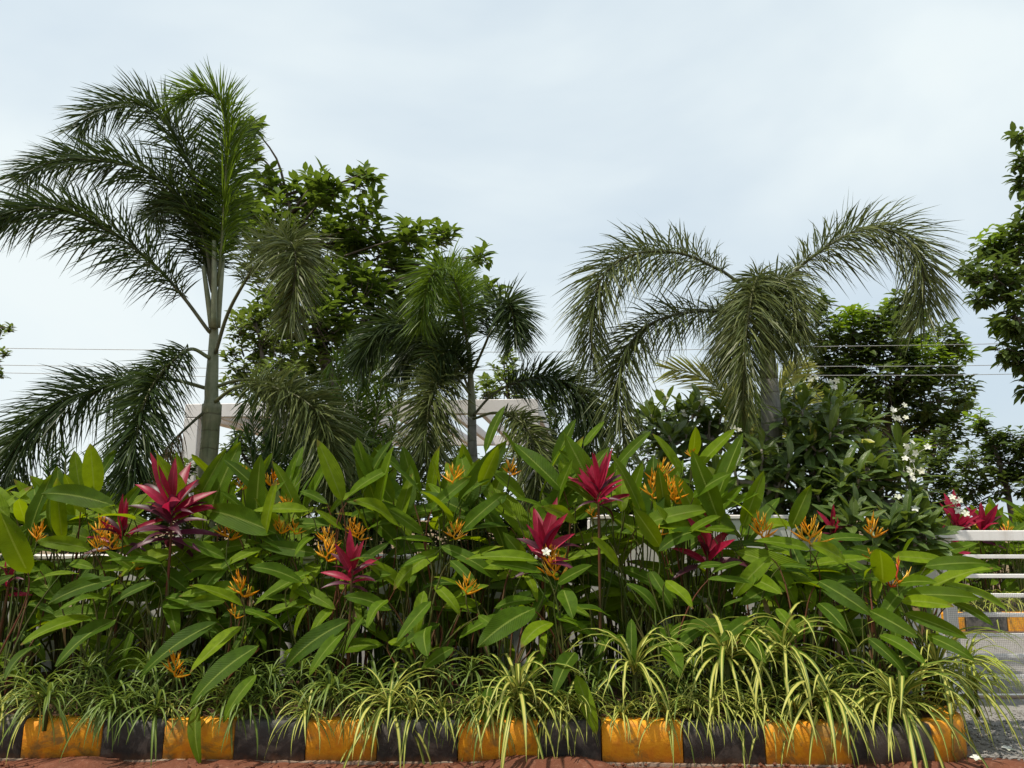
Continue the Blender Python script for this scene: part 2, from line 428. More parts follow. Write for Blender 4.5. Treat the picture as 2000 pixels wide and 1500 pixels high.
def align(tip, d, hint, L, wscale=1.0):
    """4x4 that lays a template whose chord is tip along d, upper face towards hint"""
    e1 = tip.normalized(); e2 = Vector((0, 1, 0)); e3 = e1.cross(e2)
    E1 = d.normalized(); h = hint - E1 * hint.dot(E1)
    if h.length < 1e-4: h = Vector((0, -1, .1)) - E1 * Vector((0, -1, .1)).dot(E1)
    E3 = h.normalized(); E2 = E3.cross(E1)
    A = Matrix((e1, e2, e3))                       # rows: world->local axes
    B = Matrix((E1, E2, E3)).transposed()
    S = Matrix.Diagonal((1, wscale, 1))
    return (B @ S @ A).to_4x4() @ Matrix.Scale(L / tip.length, 4)

class Template:
    def __init__(s, V, Fc, uv, tip, mat, name):
        s.V = np.array(V); s.F = Fc; s.uv = np.array(uv); s.tip = tip; s.mat = mat
        s.me = mesh(name, V, Fc, mat, uv=uv)
def joined(name, temps, items, mat, parent, kind='stuff', label=None):
    """items: list of (template index, 4x4) -> ONE mesh"""
    Vs = []; Fs = []; Us = []; Rs = []; n = 0
    for ti, Mx in items:
        T = temps[ti]; m = np.array(Mx)
        Vs.append(T.V @ m[:3, :3].T + m[:3, 3]); Us.append(T.uv); Rs.append(np.full(len(T.V), random.random()))
        Fs += [tuple(i + n for i in f) for f in T.F]; n += len(T.V)
    me = mesh(name, np.concatenate(Vs), Fs, mat, uv=np.concatenate(Us), rnd=np.concatenate(Rs))
    o = obj(name, me, parent)
    if kind: o['kind'] = kind
    if label: o['label'] = label
    return o

HEL = [Template(*blade(9, wpaddle, 0, k, .28, wv, W, 2, i, 1.3, tw), M['helic'], 'leaf')
       for i, (k, wv, W, tw) in enumerate([(.15, .03, .25, .2), (.3, .04, .23, -.3), (.5, .05, .24, .3), (.75, .05, .22, 0), (1.0, .06, .25, -.3),
                                           (1.35, .07, .24, .5), (.2, .10, .26, .5), (.6, .11, .27, -.6), (.4, .02, .20, .2), (.9, .09, .28, .3)])]
HELDEAD = [Template(*blade(7, wpaddle, 0, k, .9, .12, .12, 1, 30 + i, 1.2, tw), M['dead'], 'leaf') for i, (k, tw) in enumerate([(1.2, 1.5), (.6, -2.0)])]
CORD = {c: [Template(*blade(7, wlance, 0, k, .45, .03, W, 1, 40 + i, 1.3), M[c], 'leaf') for i, (k, W) in enumerate([(.12, .25), (.3, .23), (.7, .20), (1.3, .17)])]
        for c in ('cord_red', 'cord_dark')}
PLUM = [Template(*blade(6, wobov, 0, k, .22, .03, W, 1, 60 + i, 1.3), M['plum'], 'leaf') for i, (k, W) in enumerate([(.15, .31), (.35, .27), (.6, .29), (.9, .26)])]
PLUMY = Template(*blade(6, wobov, 0, .4, .25, .03, .28, 1, 66, 1.3), M['plum_y'], 'leaf')
def SPID(mat): return [Template(*blade(9, wstrap, R(e), R(k), .5, .0, W, 1, 80 + i, p), M[mat], 'blade')
        for i, (e, k, W, p) in enumerate([(80, 60, .042, 1.5), (72, 120, .045, 1.2), (60, 140, .048, 1.0), (45, 128, .050, .8), (30, 115, .048, .7),
                                          (15, 100, .046, .6), (66, 150, .040, 1.2), (52, 135, .044, .7), (76, 150, .040, 1.15), (-5, 80, .048, .6)])]
SP_V, SP_G, SP_L = SPID('spider'), SPID('spider_green'), SPID('spider_lime')
TREE_T = {k: [Template(*blade(3, wf, 0, kk, .35, 0, W, 1, 90 + i, 1.2), M[k], 'leaf') for i, (kk, W) in enumerate([(.3, .46), (.7, .42), (1.1, .48)])]
          for k, wf in (('tree_a', wovate), ('tree_b', wovate), ('tree_d', wovate), ('lime', wovate))}
PETAL = Template(*blade(3, wobov, R(35), .9, .2, 0, .62, 1, 97, 1.0), M['petal'], 'petal')

# ================================================================== SETTING
def gz(x, y): return 0.0
bm = MB(); S = 1600
bm.add([(-S, -S, 0), (S, -S, 0), (S, S, 0), (-S, S, 0)], [(0, 1, 2, 3)])
tag(bm.build('ground', M['ground']), 'dry earth ground stretching to the horizon', kind='structure')

# kerb line (front face), then corner back to the gate
Y0 = 5.55
kl = [Vector((PX(-330, 5.66), 5.66, 0)), Vector((PX(48, 5.63), 5.63, 0)), Vector((PX(900, 5.57), 5.57, 0)), Vector((PX(1500, 5.51), 5.51, 0)), Vector((P(1790, 1490, 5.5).x, 5.50, 0))]
kl = [p + Vector((0, -.05, 0)) for p in kl]
c0 = kl[-1]; rad = .46
for i in range(1, 9):
    a = R(90) * i / 8
    kl.append(c0 + Vector((rad * math.sin(a) * 1.1, rad * (1 - math.cos(a)), 0)))
kl.append(kl[-1] + Vector((0.02, 1.2, 0)))
dense = []
for a, b in zip(kl[:-1], kl[1:]):
    n = max(1, int((b - a).length / .06))
    for i in range(n): dense.append(a.lerp(b, i / n))
dense.append(kl[-1])
arc = [0.0]
for a, b in zip(dense[:-1], dense[1:]): arc.append(arc[-1] + (b - a).length)
def kerb_at(s):
    s = min(max(s, 0), arc[-1] - 1e-4); i = int(np.searchsorted(arc, s, side='right')) - 1; i = min(i, len(dense) - 2)
    t = (s - arc[i]) / (arc[i + 1] - arc[i]); p = dense[i].lerp(dense[i + 1], t)
    d = (dense[min(i + 2, len(dense) - 1)] - dense[max(i - 1, 0)]).normalized()
    return p, Vector((d.y, -d.x, 0))       # point, outward normal
def kerb_s(px):                             # arc length where the front face passes photo column px
    best = min(range(len(dense)), key=lambda i: abs(1000 + F * dense[i].x / (dense[i].y * CP - (CAM.z - .14) * SP) - px) if dense[i].y < 5.75 else 1e9)
    return arc[best]
foot = MB()
prof_f = [(0.045, -.05), (0.04, .022), (-.2, .024), (-.2, -.05)]
def sweep(mb, s0, s1, prof, step=.08, cap=True, wob=0.0, seed=0):
    r = random.Random(seed); n = max(2, int((s1 - s0) / step)); m = len(prof); V = []; Fc = []
    for i in range(n + 1):
        p, o = kerb_at(s0 + (s1 - s0) * i / n)
        for (q, z) in prof: V.append(p + o * (q + r.uniform(-wob, wob)) + Vector((0, 0, z + r.uniform(-wob, wob))))
    for i in range(n):
        for k in range(m):
            k2 = (k + 1) % m; Fc.append((i * m + k, (i + 1) * m + k, (i + 1) * m + k2, i * m + k2))
    if cap: Fc.append(tuple(range(m))); Fc.append(tuple(n * m + k for k in range(m))[::-1])
    mb.add(V, Fc)
sweep(foot, 0, arc[-1], prof_f, .1, wob=.006)
kerb = foot.build('kerb', M['concrete'], smooth=False); tag(kerb, 'low kerb of yellow and black painted blocks edging the planting bed', kind='structure')
edges = [-330, -230, -90, 48, 190, 317, 460, 597, 735, 890, 1045, 1183, 1335, 1500, 1660, 1815]
ss = [kerb_s(e) for e in edges]; s_end = arc[-1]
ss.append(ss[-1] + .80); ss += [ss[-1] + .5, s_end]
ymap = True
for i in range(len(ss) - 1):
    if ss[i + 1] - ss[i] < .05: continue
    yellow = (i % 2 == 1) if i >= 1 else False
    yellow = i in (1, 3, 5, 7, 9, 11, 13, 15, 17)
    g = .004
    b = MB(); hh = .272 + random.uniform(-.006, .006)
    off = random.uniform(-.006, .006)
    prof = [(0.012 + off, .02), (0.004 + off, hh - .05), (-.004 + off, hh - .018), (-.022 + off, hh), (-.13, hh + .002), (-.15, hh - .01), (-.15, .02)]
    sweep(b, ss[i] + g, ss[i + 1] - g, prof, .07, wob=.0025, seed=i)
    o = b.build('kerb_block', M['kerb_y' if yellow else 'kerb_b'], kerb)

# planting bed soil
WALL_Y = 7.36
bed = MB(); xs = np.linspace(-5.4, 3.2, 60); V = []; Fc = []
inner = []
for i in range(61):
    s = arc[-1] * i / 60 * .93; p, o = kerb_at(s); inner.append(p - o * .12)
rows = 8
for i, p in enumerate(inner):
    for j in range(rows + 1):
        t = j / rows; y = p.y + (max(WALL_Y + .05, p.y + .01) - p.y) * t
        x = p.x + (min(p.x, 3.35) - p.x) * t
        V.append((x, y, .235 + .03 * math.sin(x * 5 + y * 3) * math.sin(y * 7) + random.uniform(-.015, .02)))
for i in range(60):
    for j in range(rows):
        a = i * (rows + 1) + j; Fc.append((a, a + rows + 1, a + rows + 2, a + 1))
bed.add(V, Fc); tag(bed.build('planting_bed', M['soil']), 'dark soil of the raised planting bed behind the kerb', kind='structure')

# red dirt in front of the kerb, heaped against it
V = []; Fc = []; nx, ny = 160, 26
for i in range(nx + 1):
    x = -5.2 + 9.0 * i / nx
    for j in range(ny + 1):
        t = j / ny; y = 2.6 + (5.72 - 2.6) * t
        h = .010 + .012 * math.sin(x * 3.1 + y * 2) * math.sin(y * 4.3 + x)
        near = math.exp(-((y - 5.40) / .13) ** 2)
        lump = max(0, math.sin(x * 2.3 + 1.0) * .5 + math.sin(x * 5.7) * .35 + math.sin(x * 11.3 + 2) * .2)
        h += near * (.0 + .085 * lump) + random.uniform(-.004, .006)
        if x > 2.4: h *= .75
        edge = min(1, (x + 5.2) / .3, (3.8 - x) / .5, (y - 2.6) / .3); h = h * max(0, edge) + .004
        V.append((x + random.uniform(-.01, .01), y + random.uniform(-.01, .01), h))
for i in range(nx):
    for j in range(ny):
        a = i * (ny + 1) + j; Fc.append((a, a + ny + 1, a + ny + 2, a + 1))
b = MB(); b.add(V, Fc); tag(b.build('dirt_verge', M['dirt']), 'red earth heaped along the foot of the kerb', kind='structure')

# gravel lane through the gate
V = []; Fc = []
pts_l = [(3.02, 5.62), (3.10, 5.9), (3.28, 6.2), (3.36, 6.7), (3.38, 7.4), (2.6, 7.7), (-1.0, 7.9), (-6, 8.0)]
ring = [(14, 5.3), (5.6, 5.25), (4.6, 5.36), (4.1, 5.42), (3.7, 5.52), (3.35, 5.60)] + pts_l + [(-6, 11.3), (14, 11.3)]
b = MB(); b.add([(x, y, .021) for x, y in ring], [tuple(range(len(ring)))[::-1]])
tag(b.build('gravel_lane', M['gravel'], smooth=False), 'grey gravel lane passing behind and beside the gate', kind='structure')
stones = MB()
for i in range(1500):
    x = rr(3.05, 4.6); y = rr(5.5, 6.9)
    if x < 3.12 + (y - 5.6) * .22: continue
    s = rr(.006, .017); c = Vector((x, y, .022 + s * .3))
    oc = [Vector((s * rr(.7, 1.2), 0, 0)), Vector((0, s * rr(.7, 1.2), 0)), Vector((-s, 0, 0)), Vector((0, -s * rr(.7, 1.2), 0)), Vector((0, 0, s * .7)), Vector((0, 0, -s * .6))]
    q = Matrix.Rotation(rr(0, 6.28), 3, 'Z')
    stones.add([c + q @ p for p in oc], [(0, 1, 4), (1, 2, 4), (2, 3, 4), (3, 0, 4), (1, 0, 5), (2, 1, 5), (3, 2, 5), (0, 3, 5)])
tag(stones.build('loose_gravel', M['gravel'], smooth=False), 'loose grey chippings scattered beside the kerb corner', 'gravel', kind='stuff')

# ------------------------------------------------------------------ wall
GX = P(1838, 1200, 7.36).x
wall = empty('garden_wall', (0, WALL_Y, 0), 'white plastered garden wall behind the heliconia hedge', 'wall')
xa, xm, xb = -7.5, P(1150, 1014, WALL_Y).x, P(1560, 1014, WALL_Y).x
for a_, b_, top in ((xa, xm, 1.25), (xm, xb, 1.62)):
    MB().box(((a_ + b_) / 2, WALL_Y + .09, top / 2 - .02), (b_ - a_ - .003, .18, top + .04), bev=.012).build('wall_panel', M['wall'], wall, smooth=False)
    MB().box(((a_ + b_) / 2, WALL_Y + .09, top + .022), (b_ - a_ - .003, .23, .04), bev=.008).build('coping', M['white'], wall, smooth=False)
x2 = P(1822, 1014, WALL_Y).x
MB().box(((xb + x2) / 2 + .002, WALL_Y + .092, .72), (x2 - xb - .004, .176, 1.48), bev=.012).build('wall_panel', M['wall'], wall, smooth=False)

# ------------------------------------------------------------------ gate
gate = empty('sliding_gate', (3.4, 7.36, 0), 'white painted metal gate of horizontal bars with wire mesh over its lower half', 'gate')
gx0 = P(1832, 1040, 7.4).x; gx1 = gx0 + 3.2
YG = 7.42
def zpx(py): return P(1900, py, YG).z
MB().box((gx0 + .055, YG, .77), (.11, .06, 1.45), bev=.006).build('post', M['gate'], gate, smooth=False)
MB().box((gx1 - .055, YG, .77), (.11, .06, 1.45), bev=.006).build('post', M['gate'], gate, smooth=False)
zt = (zpx(1036) + zpx(1056)) / 2
MB().box(((gx0 + gx1) / 2, YG - .004, zt), (gx1 - gx0 + .02, .07, zpx(1036) - zpx(1056)), bev=.006).build('top_rail', M['gate'], gate, smooth=False)
for py in (1087, 1125, 1163, 1201, 1241, 1281, 1322):
    MB().box(((gx0 + gx1) / 2, YG + .004, zpx(py)), (gx1 - gx0 - .2, .034, .036), bev=.004).build('bar', M['gate'], gate, smooth=False)
MB().box(((gx0 + gx1) / 2, YG + .002, zpx(1368)), (gx1 - gx0 - .2, .05, .11), bev=.005).build('bottom_rail', M['gate'], gate, smooth=False)
b = MB(); z0, z1 = .08, zpx(1158)
def wire(mb, a, c, r=.0009):
    mb.tube([a, c], r, 3, cap=False)
x = gx0 + .02
while x < gx1 - .02: wire(b, (x, YG - .036, z0), (x, YG - .036, z1)); x += .017
z = z0
while z < z1: wire(b, (gx0 + .02, YG - .034, z), (gx1 - .02, YG - .034, z)); z += .017
o = b.build('wire_mesh', M['darkwire'], gate); o['kind'] = 'stuff'
MB().box((gx0 - .03, YG - .01, 1.18), (.05, .04, .16), bev=.01).build('latch', M['gate'], gate, smooth=False)
MB().box((4.9, 7.42, .030), (3.4, .16, .02), bev=.004).build('track', M['concrete'], gate, smooth=False)

# ------------------------------------------------------------------ pergola
PB = P(1052, 783, 9.75); PA = P(362, 785, 10.22)
pz = (PA.z + PB.z) / 2
perg = empty('pergola', (PA.x, PA.y, 0), 'white flat-topped pergola frame with slanting rafters behind the palms', 'pergola')
ux = Vector((PB.x - PA.x, PB.y - PA.y, 0)); PW = ux.length; ux.normalize(); uy = Vector((-ux.y, ux.x, 0))
RM = Matrix((ux, uy, Vector((0, 0, 1)))).transposed()
def pb(name, u, v, z, su, sv, sz, mat='white'):
    c = Vector((PA.x, PA.y, 0)) + ux * u + uy * v + Vector((0, 0, z))
    MB().box(c, (su, sv, sz), RM, bev=.006).build(name, M[mat], perg, smooth=False)
PD = 4.4
for u in (.1, PW - .1):
    for v in (.1, PD - .1): pb('post', u, v, (pz - .19) / 2, .2, .2, pz - .19)
pb('beam', PW / 2, .08, pz - .09, PW, .16, .18); pb('beam', PW / 2, PD - .08, pz - .09, PW, .16, .18)
for u in (.08, PW - .08): pb('beam', u, PD / 2, pz - .092, .16, PD - .325, .176)
nr = 11
for i in range(nr):
    u = .16 + (PW - .32) * (i + .5) / nr
    pb('rafter', u, PD / 2, pz - .10, .07, PD - .325, .14)

# ------------------------------------------------------------------ power lines
for i, (a, m_, c, lab) in enumerate([(680, 687, 670, 'topmost thin overhead wire crossing the sky behind the palms'),
                                     (713, 722, 712, 'middle thin overhead wire crossing the sky behind the palms'),
                                     (728, 739, 730, 'lowest thin overhead wire crossing the sky behind the palms')]):
    Yw = 15.0 + i * .25
    q = [P(-900, a - 22, Yw), P(-300, a - 6, Yw), P(0, a, Yw), P(600, m_ - 1, Yw), P(1130, m_, Yw), P(1560, (m_ + c) / 2 - 1, Yw), P(2000, c, Yw), P(2900, c - 28, Yw)]
    b = MB().tube(spline(q, 40), .0068, 5)
    tag(b.build('power_line', M['metal']), lab, 'wire', 'overhead wires')

# ================================================================== PALMS
def frond(parent, pts, L, n, planes, mat, rib='rachis', t0=.16, droop=.35, width=.03, r0=.022, ang=(62, 30), name='frond', jit=.16, tipdroop=0.0, lift=0.0):
    pts = [Vector(p) for p in pts]
    N = 48; cv = spline(pts, N)
    fr = MB().tube(cv, [r0 * (1 - .85 * i / N) + .0025 for i in range(N + 1)], 5).build(name, M[rib], parent)
    cum = [0]
    for a, b in zip(cv[:-1], cv[1:]): cum.append(cum[-1] + (b - a).length)
    tot = cum[-1]
    Vs = []; Fs = []; Us = []; Rs = []; nv = 0
    SEG = 3
    for i in range(n):
        t = t0 + (1 - t0) * ((i + random.random() * .8) / n)
        s = t * tot; j = min(int(np.searchsorted(cum, s)), N); j = max(j, 1)
        f = (s - cum[j - 1]) / max(1e-6, cum[j] - cum[j - 1]); p = cv[j - 1].lerp(cv[j], min(1, f))
        T = (cv[min(j + 1, N)] - cv[max(j - 2, 0)]).normalized()
        Sd = T.cross(Vector((0, 0, 1)))
        if Sd.length < .15: Sd = T.cross(Vector((0.3, 1, 0)))
        Sd.normalize(); Nn = Sd.cross(T)
        q = (t - t0) / (1 - t0)
        prof = min(1, .5 + q * 2.2) * (1 - .45 * max(0, q - .55) / .45)
        a0 = R(ang[0] + (ang[1] - ang[0]) * q)
        for ph in planes:
            phi = R(ph) + random.gauss(0, jit); a = a0 + random.gauss(0, .10)
            d = T * math.cos(a) + (Sd * math.cos(phi) + Nn * math.sin(phi)) * math.sin(a)
            d.z += lift
            Ln = L * prof * rr(.78, 1.12)
            wv = d.cross(Vector((rr(-1, 1), rr(-1, 1), rr(-1, 1)))); wv.normalize()
            wv = (wv + d.cross(Nn) * .9).normalized()
            dr = droop * rr(.6, 1.4)
            ws = width * rr(.75, 1.15) * (.65 + .35 * prof)
            cx = random.gauss(0, .06)
            for k in range(SEG + 1):
                u = k / SEG
                c = p + d * (Ln * u) + Vector((cx * Ln * u * u, 0, -dr * Ln * u * u))
                hw = ws * (.45, 1.0, .8, .04)[k] * .5
                Vs.append(c - wv * hw); Vs.append(c + wv * hw); Us += [(0, u), (1, u)]
            for k in range(SEG):
                a_ = nv + 2 * k; Fs.append((a_, a_ + 1, a_ + 3, a_ + 2))
            nv += 2 * (SEG + 1); Rs += [random.random()] * (2 * (SEG + 1))
    me = mesh('leaflets', np.array([tuple(v) for v in Vs]), Fs, M[mat], uv=Us, rnd=Rs, smooth=False)
    o = obj('leaflets', me, fr); o['kind'] = 'stuff'
    return fr
PLUMO = (0, 180, 38, 142, -42, 222, 90)
def frond_p(parent, pts, L, n, planes, mat, rib, t0=.16, droop=.35, width=.03, r0=.022, lift=0.0, name='frond'):
    dead = mat == 'dead'
    return frond(parent, pts, L * (1 if dead else 1.38), int(n * 1.0), planes, mat, rib, t0, droop * (1 if dead else .85), width * (1 if dead else .60), r0 * .8, ang=(68, 40), name=name, jit=.22, lift=lift)
def FP(lst, y0, y1=None):
    """[(px,py)] with depths going from y0 to y1, or [(px,py,Y)]"""
    n = len(lst)
    return [P(q[0], q[1], q[2] if len(q) > 2 else y0 + (y1 - y0) * i / (n - 1)) for i, q in enumerate(lst)]

# --- tall palm
Y1 = 7.95
base = P(408, 1014, Y1); palm1 = empty('foxtail_palm', (base.x, Y1, 0), 'tallest foxtail palm with green ringed trunk and many bushy arching fronds', 'palm', 'foxtail palms')
tp = [Vector((base.x - .02, Y1, -.05)), Vector((base.x, Y1, .6)), P(404, 940, Y1), P(410, 860, Y1), P(414, 790, Y1)]
cv = spline(tp, 26)
MB().tube(cv, [.098 - .010 * (i / 26) + (.010 if i > 22 else 0) + (.035 * max(0, 1 - i / 4)) for i in range(27)], 16).build('trunk', M['ptrunk'], palm1)
cv = spline([P(414, 795, Y1), P(413, 760, Y1), P(416, 700, Y1), P(418, 640, Y1), P(419, 560, Y1), P(420, 480, Y1)], 30)
MB().tube(cv, [.094, .086, .078, .072, .070, .070] + [.070 - .0022 * i for i in range(25)], 14).build('crownshaft', M['shaft'], palm1)
for (px0, py0, px1_, py1_, y) in [(414, 640, 397, 520, 7.88), (424, 640, 436, 500, 7.9), (418, 640, 418, 470, 7.83)]:
    MB().tube(spline([P(px0, py0, y + .02), P((px0 + px1_) / 2, (py0 + py1_) / 2, y), P(px1_, py1_, y)], 8), [.035 - .0018 * i for i in range(9)], 7).build('petiole', M['shaft'], palm1)
fA = [(412, 650), (403, 640), (360, 582), (306, 521), (234, 464), (173, 431), (126, 411), (72, 406), (29, 413), (0, 424), (-45, 455)]
frond_p(palm1, FP(fA, 7.95, 7.3), .46, 105, PLUMO, 'palm', 'rachis_dark', .17, .30, .031, .026)
fB = [(416, 560), (396, 460), (346, 381), (288, 338), (234, 320), (180, 312), (126, 312), (72, 327), (40, 350)]
frond_p(palm1, FP(fB, 7.95, 7.6), .42, 105, PLUMO, 'palm', 'rachis_dark', .14, .30, .029, .024)
fC = [(418, 540), (400, 453), (382, 352), (360, 298), (335, 251), (306, 219), (266, 201), (223, 204), (180, 222), (155, 251)]
frond_p(palm1, FP(fC, 7.95, 7.9), .44, 110, PLUMO, 'palm', 'rachis_dark', .14, .26, .029, .024)
fD = [(424, 560), (432, 496), (439, 388), (443, 298), (437, 219), (428, 190), (400, 176), (367, 182), (346, 200)]
frond_p(palm1, FP(fD, 7.9, 7.5), .38, 120, PLUMO, 'palm_new', 'rachis', .10, .16, .028, .022, lift=.10)
fD2 = [(420, 560), (424, 470), (432, 380), (455, 300), (470, 260), (480, 250)]
frond_p(palm1, FP(fD2, 8.05, 8.7), .38, 90, PLUMO, 'palm', 'rachis_dark', .1, .2, .028, .022)
fD3 = [(414, 570), (398, 500), (372, 430), (345, 400), (318, 400), (298, 425)]
frond_p(palm1, FP(fD3, 8.05, 8.6), .40, 90, PLUMO, 'palm', 'rachis_dark', .15, .3, .028, .022)
fE = [(421, 690, 7.9), (443, 618, 7.75), (472, 561, 7.55), (510, 505, 7.3), (548, 476, 7.0), (572, 478, 6.75), (578, 522, 6.55), (572, 575, 6.5), (564, 622, 6.5)]
frond_p(palm1, FP(fE, 0), .36, 115, PLUMO, 'palm_pale', 'rachis_dark', .30, .30, .025, .024)
fF = [(410, 700, 7.9), (372, 682, 7.8), (330, 712, 7.55), (293, 762, 7.3), (273, 819, 7.1), (262, 884, 7.0), (254, 960, 6.95)]
frond_p(palm1, FP(fF, 0), .36, 110, PLUMO, 'palm', 'rachis', .12, .34, .030, .024)
fG = [(408, 760, 8.0), (340, 742, 8.0), (270, 740, 7.9), (202, 757, 7.85), (144, 776, 7.8), (90, 812, 7.75), (47, 852, 7.7), (18, 902, 7.7), (4, 955, 7.7)]
frond_p(palm1, FP(fG, 0), .42, 110, PLUMO, 'palm', 'rachis', .25, .36, .030, .024)
fH = [(420, 785, 7.85), (457, 758, 7.7), (504, 752, 7.5), (576, 772, 7.3), (628, 816, 7.15), (648, 880, 7.05), (648, 960, 7.0)]
frond_p(palm1, FP(fH, 0), .40, 115, PLUMO, 'palm_pale', 'rachis', .22, .36, .029, .024)
fI = [(422, 755, 7.95), (470, 742, 8.0), (530, 748, 8.1), (580, 790, 8.2), (604, 850, 8.2), (606, 910, 8.2)]
frond_p(palm1, FP(fI, 0), .38, 90, PLUMO, 'palm', 'rachis', .25, .36, .029, .024)
fX = [(404, 800, 7.9), (370, 830, 7.8), (335, 865, 7.7), (312, 900, 7.65), (300, 950, 7.6)]
o = frond_p(palm1, FP(fX, 0), .26, 45, (0, 180, 270, 240), 'dead', 'rachis_dark', .35, .9, .012, .018, name='frond'); o['label'] = 'withered brown frond hanging from the trunk'

# --- middle palm
Y2 = 8.5
base = P(924, 1014, Y2); palm2 = empty('foxtail_palm', (base.x, Y2, 0), 'small foxtail palm with thin grey trunk standing before the pergola', 'palm', 'foxtail palms')
cv = spline([Vector((base.x, Y2, -.05)), P(924, 950, Y2), P(922, 860, Y2), P(922, 810, Y2)], 16)
MB().tube(cv, [.060 - .0008 * i for i in range(17)], 12).build('trunk', M['ptrunk_grey'], palm2)
cv = spline([P(922, 815, Y2), P(921, 770, Y2), P(918, 720, Y2), P(917, 670, Y2)], 12)
MB().tube(cv, [.052 - .0026 * i for i in range(13)], 10).build('crownshaft', M['shaft'], palm2)
frond_p(palm2, FP([(917, 715, 8.5), (908, 640, 8.4), (897, 575, 8.25), (876, 532, 8.1), (852, 528, 7.95), (834, 562, 7.8), (824, 628, 7.75)], 0), .34, 95, PLUMO, 'palm_new', 'rachis', .15, .3, .027, .018)
frond_p(palm2, FP([(918, 700, 8.5), (905, 620, 8.6), (893, 560, 8.8), (900, 525, 9.0)], 0), .36, 70, PLUMO, 'palm_new', 'rachis', .2, .2, .027, .018)
frond_p(palm2, FP([(922, 730, 8.5), (948, 672, 8.35), (964, 632, 8.2), (982, 598, 8.0), (996, 598, 7.85), (1004, 630, 7.75), (1006, 668, 7.7)], 0), .32, 95, PLUMO, 'palm', 'rachis', .3, .28, .026, .018)
frond_p(palm2, FP([(914, 725, 8.5), (880, 690, 8.45), (830, 645, 8.4), (772, 634, 8.3), (730, 660, 8.2), (704, 705, 8.2)], 0), .38, 105, PLUMO, 'palm', 'rachis', .15, .34, .028, .018)
frond_p(palm2, FP([(914, 720, 8.6), (880, 670, 8.7), (840, 655, 8.8), (800, 680, 8.9), (780, 730, 8.9)], 0), .38, 90, PLUMO, 'palm', 'rachis', .15, .34, .028, .018)
frond_p(palm2, FP([(924, 812, 8.45), (958, 774, 8.4), (1000, 750, 8.3), (1060, 738, 8.2), (1112, 754, 8.1), (1146, 790, 8.05), (1164, 842, 8.0)], 0), .38, 100, PLUMO, 'palm', 'rachis_dark', .28, .34, .029, .018)
frond_p(palm2, FP([(918, 770, 8.4), (890, 738, 8.25), (856, 748, 8.0), (838, 800, 7.8), (832, 860, 7.7), (832, 920, 7.7)], 0), .38, 110, PLUMO, 'palm_pale', 'rachis', .12, .32, .026, .018)
frond_p(palm2, FP([(924, 818, 8.4), (970, 806, 8.2), (1020, 826, 7.9), (1044, 875, 7.7), (1050, 930, 7.6), (1050, 985, 7.6)], 0), .30, 90, PLUMO, 'palm_pale', 'rachis', .25, .36, .025, .018)
frond_p(palm2, FP([(916, 760, 8.5), (890, 700, 8.35), (868, 690, 8.2), (850, 720, 8.1)], 0), .36, 70, PLUMO, 'palm', 'rachis', .15, .34, .026, .018)

# --- right palm
Y3 = 8.3
base = P(1512, 1014, Y3); palm3 = empty('foxtail_palm', (base.x, Y3, 0), 'foxtail palm with bare grey trunk and pale ragged fronds above the frangipani', 'palm', 'foxtail palms')
cv = spline([Vector((base.x, Y3, -.05)), P(1513, 960, Y3), P(1508, 860, Y3), P(1505, 790, Y3), P(1502, 735, Y3)], 20)
MB().tube(cv, [.09 + .018 * math.sin(i / 20 * 3.1) for i in range(21)], 16).build('trunk', M['ptrunk_grey'], palm3)
cv = spline([P(1502, 740, Y3), P(1498, 680, Y3), P(1492, 610, Y3), P(1489, 560, Y3)], 14)
MB().tube(cv, [.10 - .0045 * i for i in range(15)], 12).build('crownshaft', M['shaft'], palm3)
kw = dict(droop=.42, width=.027, r0=.026)
frond_p(palm3, FP([(1490, 640, 8.3), (1470, 580, 8.25), (1423, 538, 8.2), (1390, 520, 8.1), (1344, 499, 8.0), (1295, 491, 7.9), (1245, 495, 7.8), (1204, 514, 7.7), (1173, 547, 7.6), (1159, 596, 7.6), (1154, 654, 7.6), (1157, 700, 7.6)], 0), .44, 105, PLUMO, 'palm_pale', 'rachis_dark', .24, **kw)
frond_p(palm3, FP([(1496, 640, 8.3), (1510, 585, 8.3), (1551, 532, 8.3), (1588, 501, 8.25), (1630, 472, 8.2), (1675, 451, 8.1), (1725, 447, 8.0), (1772, 468, 7.9), (1799, 514, 7.8), (1805, 571, 7.8), (1799, 620, 7.8)], 0), .46, 110, PLUMO, 'palm_pale', 'rachis_dark', .22, **kw)
frond_p(palm3, FP([(1488, 640, 8.2), (1440, 613, 8.1), (1377, 608, 8.0), (1328, 613, 7.9), (1278, 629, 7.8), (1241, 658, 7.7), (1216, 704, 7.6), (1207, 761, 7.55), (1213, 828, 7.5), (1222, 880, 7.5)], 0), .38, 115, PLUMO, 'palm_pale', 'rachis_dark', .12, **kw)
frond_p(palm3, FP([(1490, 620, 8.2), (1488, 555, 8.0), (1478, 545, 7.7), (1464, 600, 7.4), (1456, 680, 7.25), (1452, 760, 7.2), (1450, 800, 7.2)], 0), .34, 100, PLUMO, 'palm_pale', 'rachis', .12, .5, .026, .024)
frond_p(palm3, FP([(1494, 620, 8.2), (1508, 560, 8.05), (1530, 548, 7.8), (1548, 590, 7.6), (1552, 640, 7.5), (1550, 670, 7.5)], 0), .32, 75, PLUMO, 'palm_pale', 'rachis', .12, .55, .026, .024)
frond_p(palm3, FP([(1490, 620, 8.1), (1492, 570, 7.9), (1500, 575, 7.7), (1508, 630, 7.5), (1510, 680, 7.45)], 0), .32, 65, PLUMO, 'palm_pale', 'rachis', .15, .6, .026, .024)
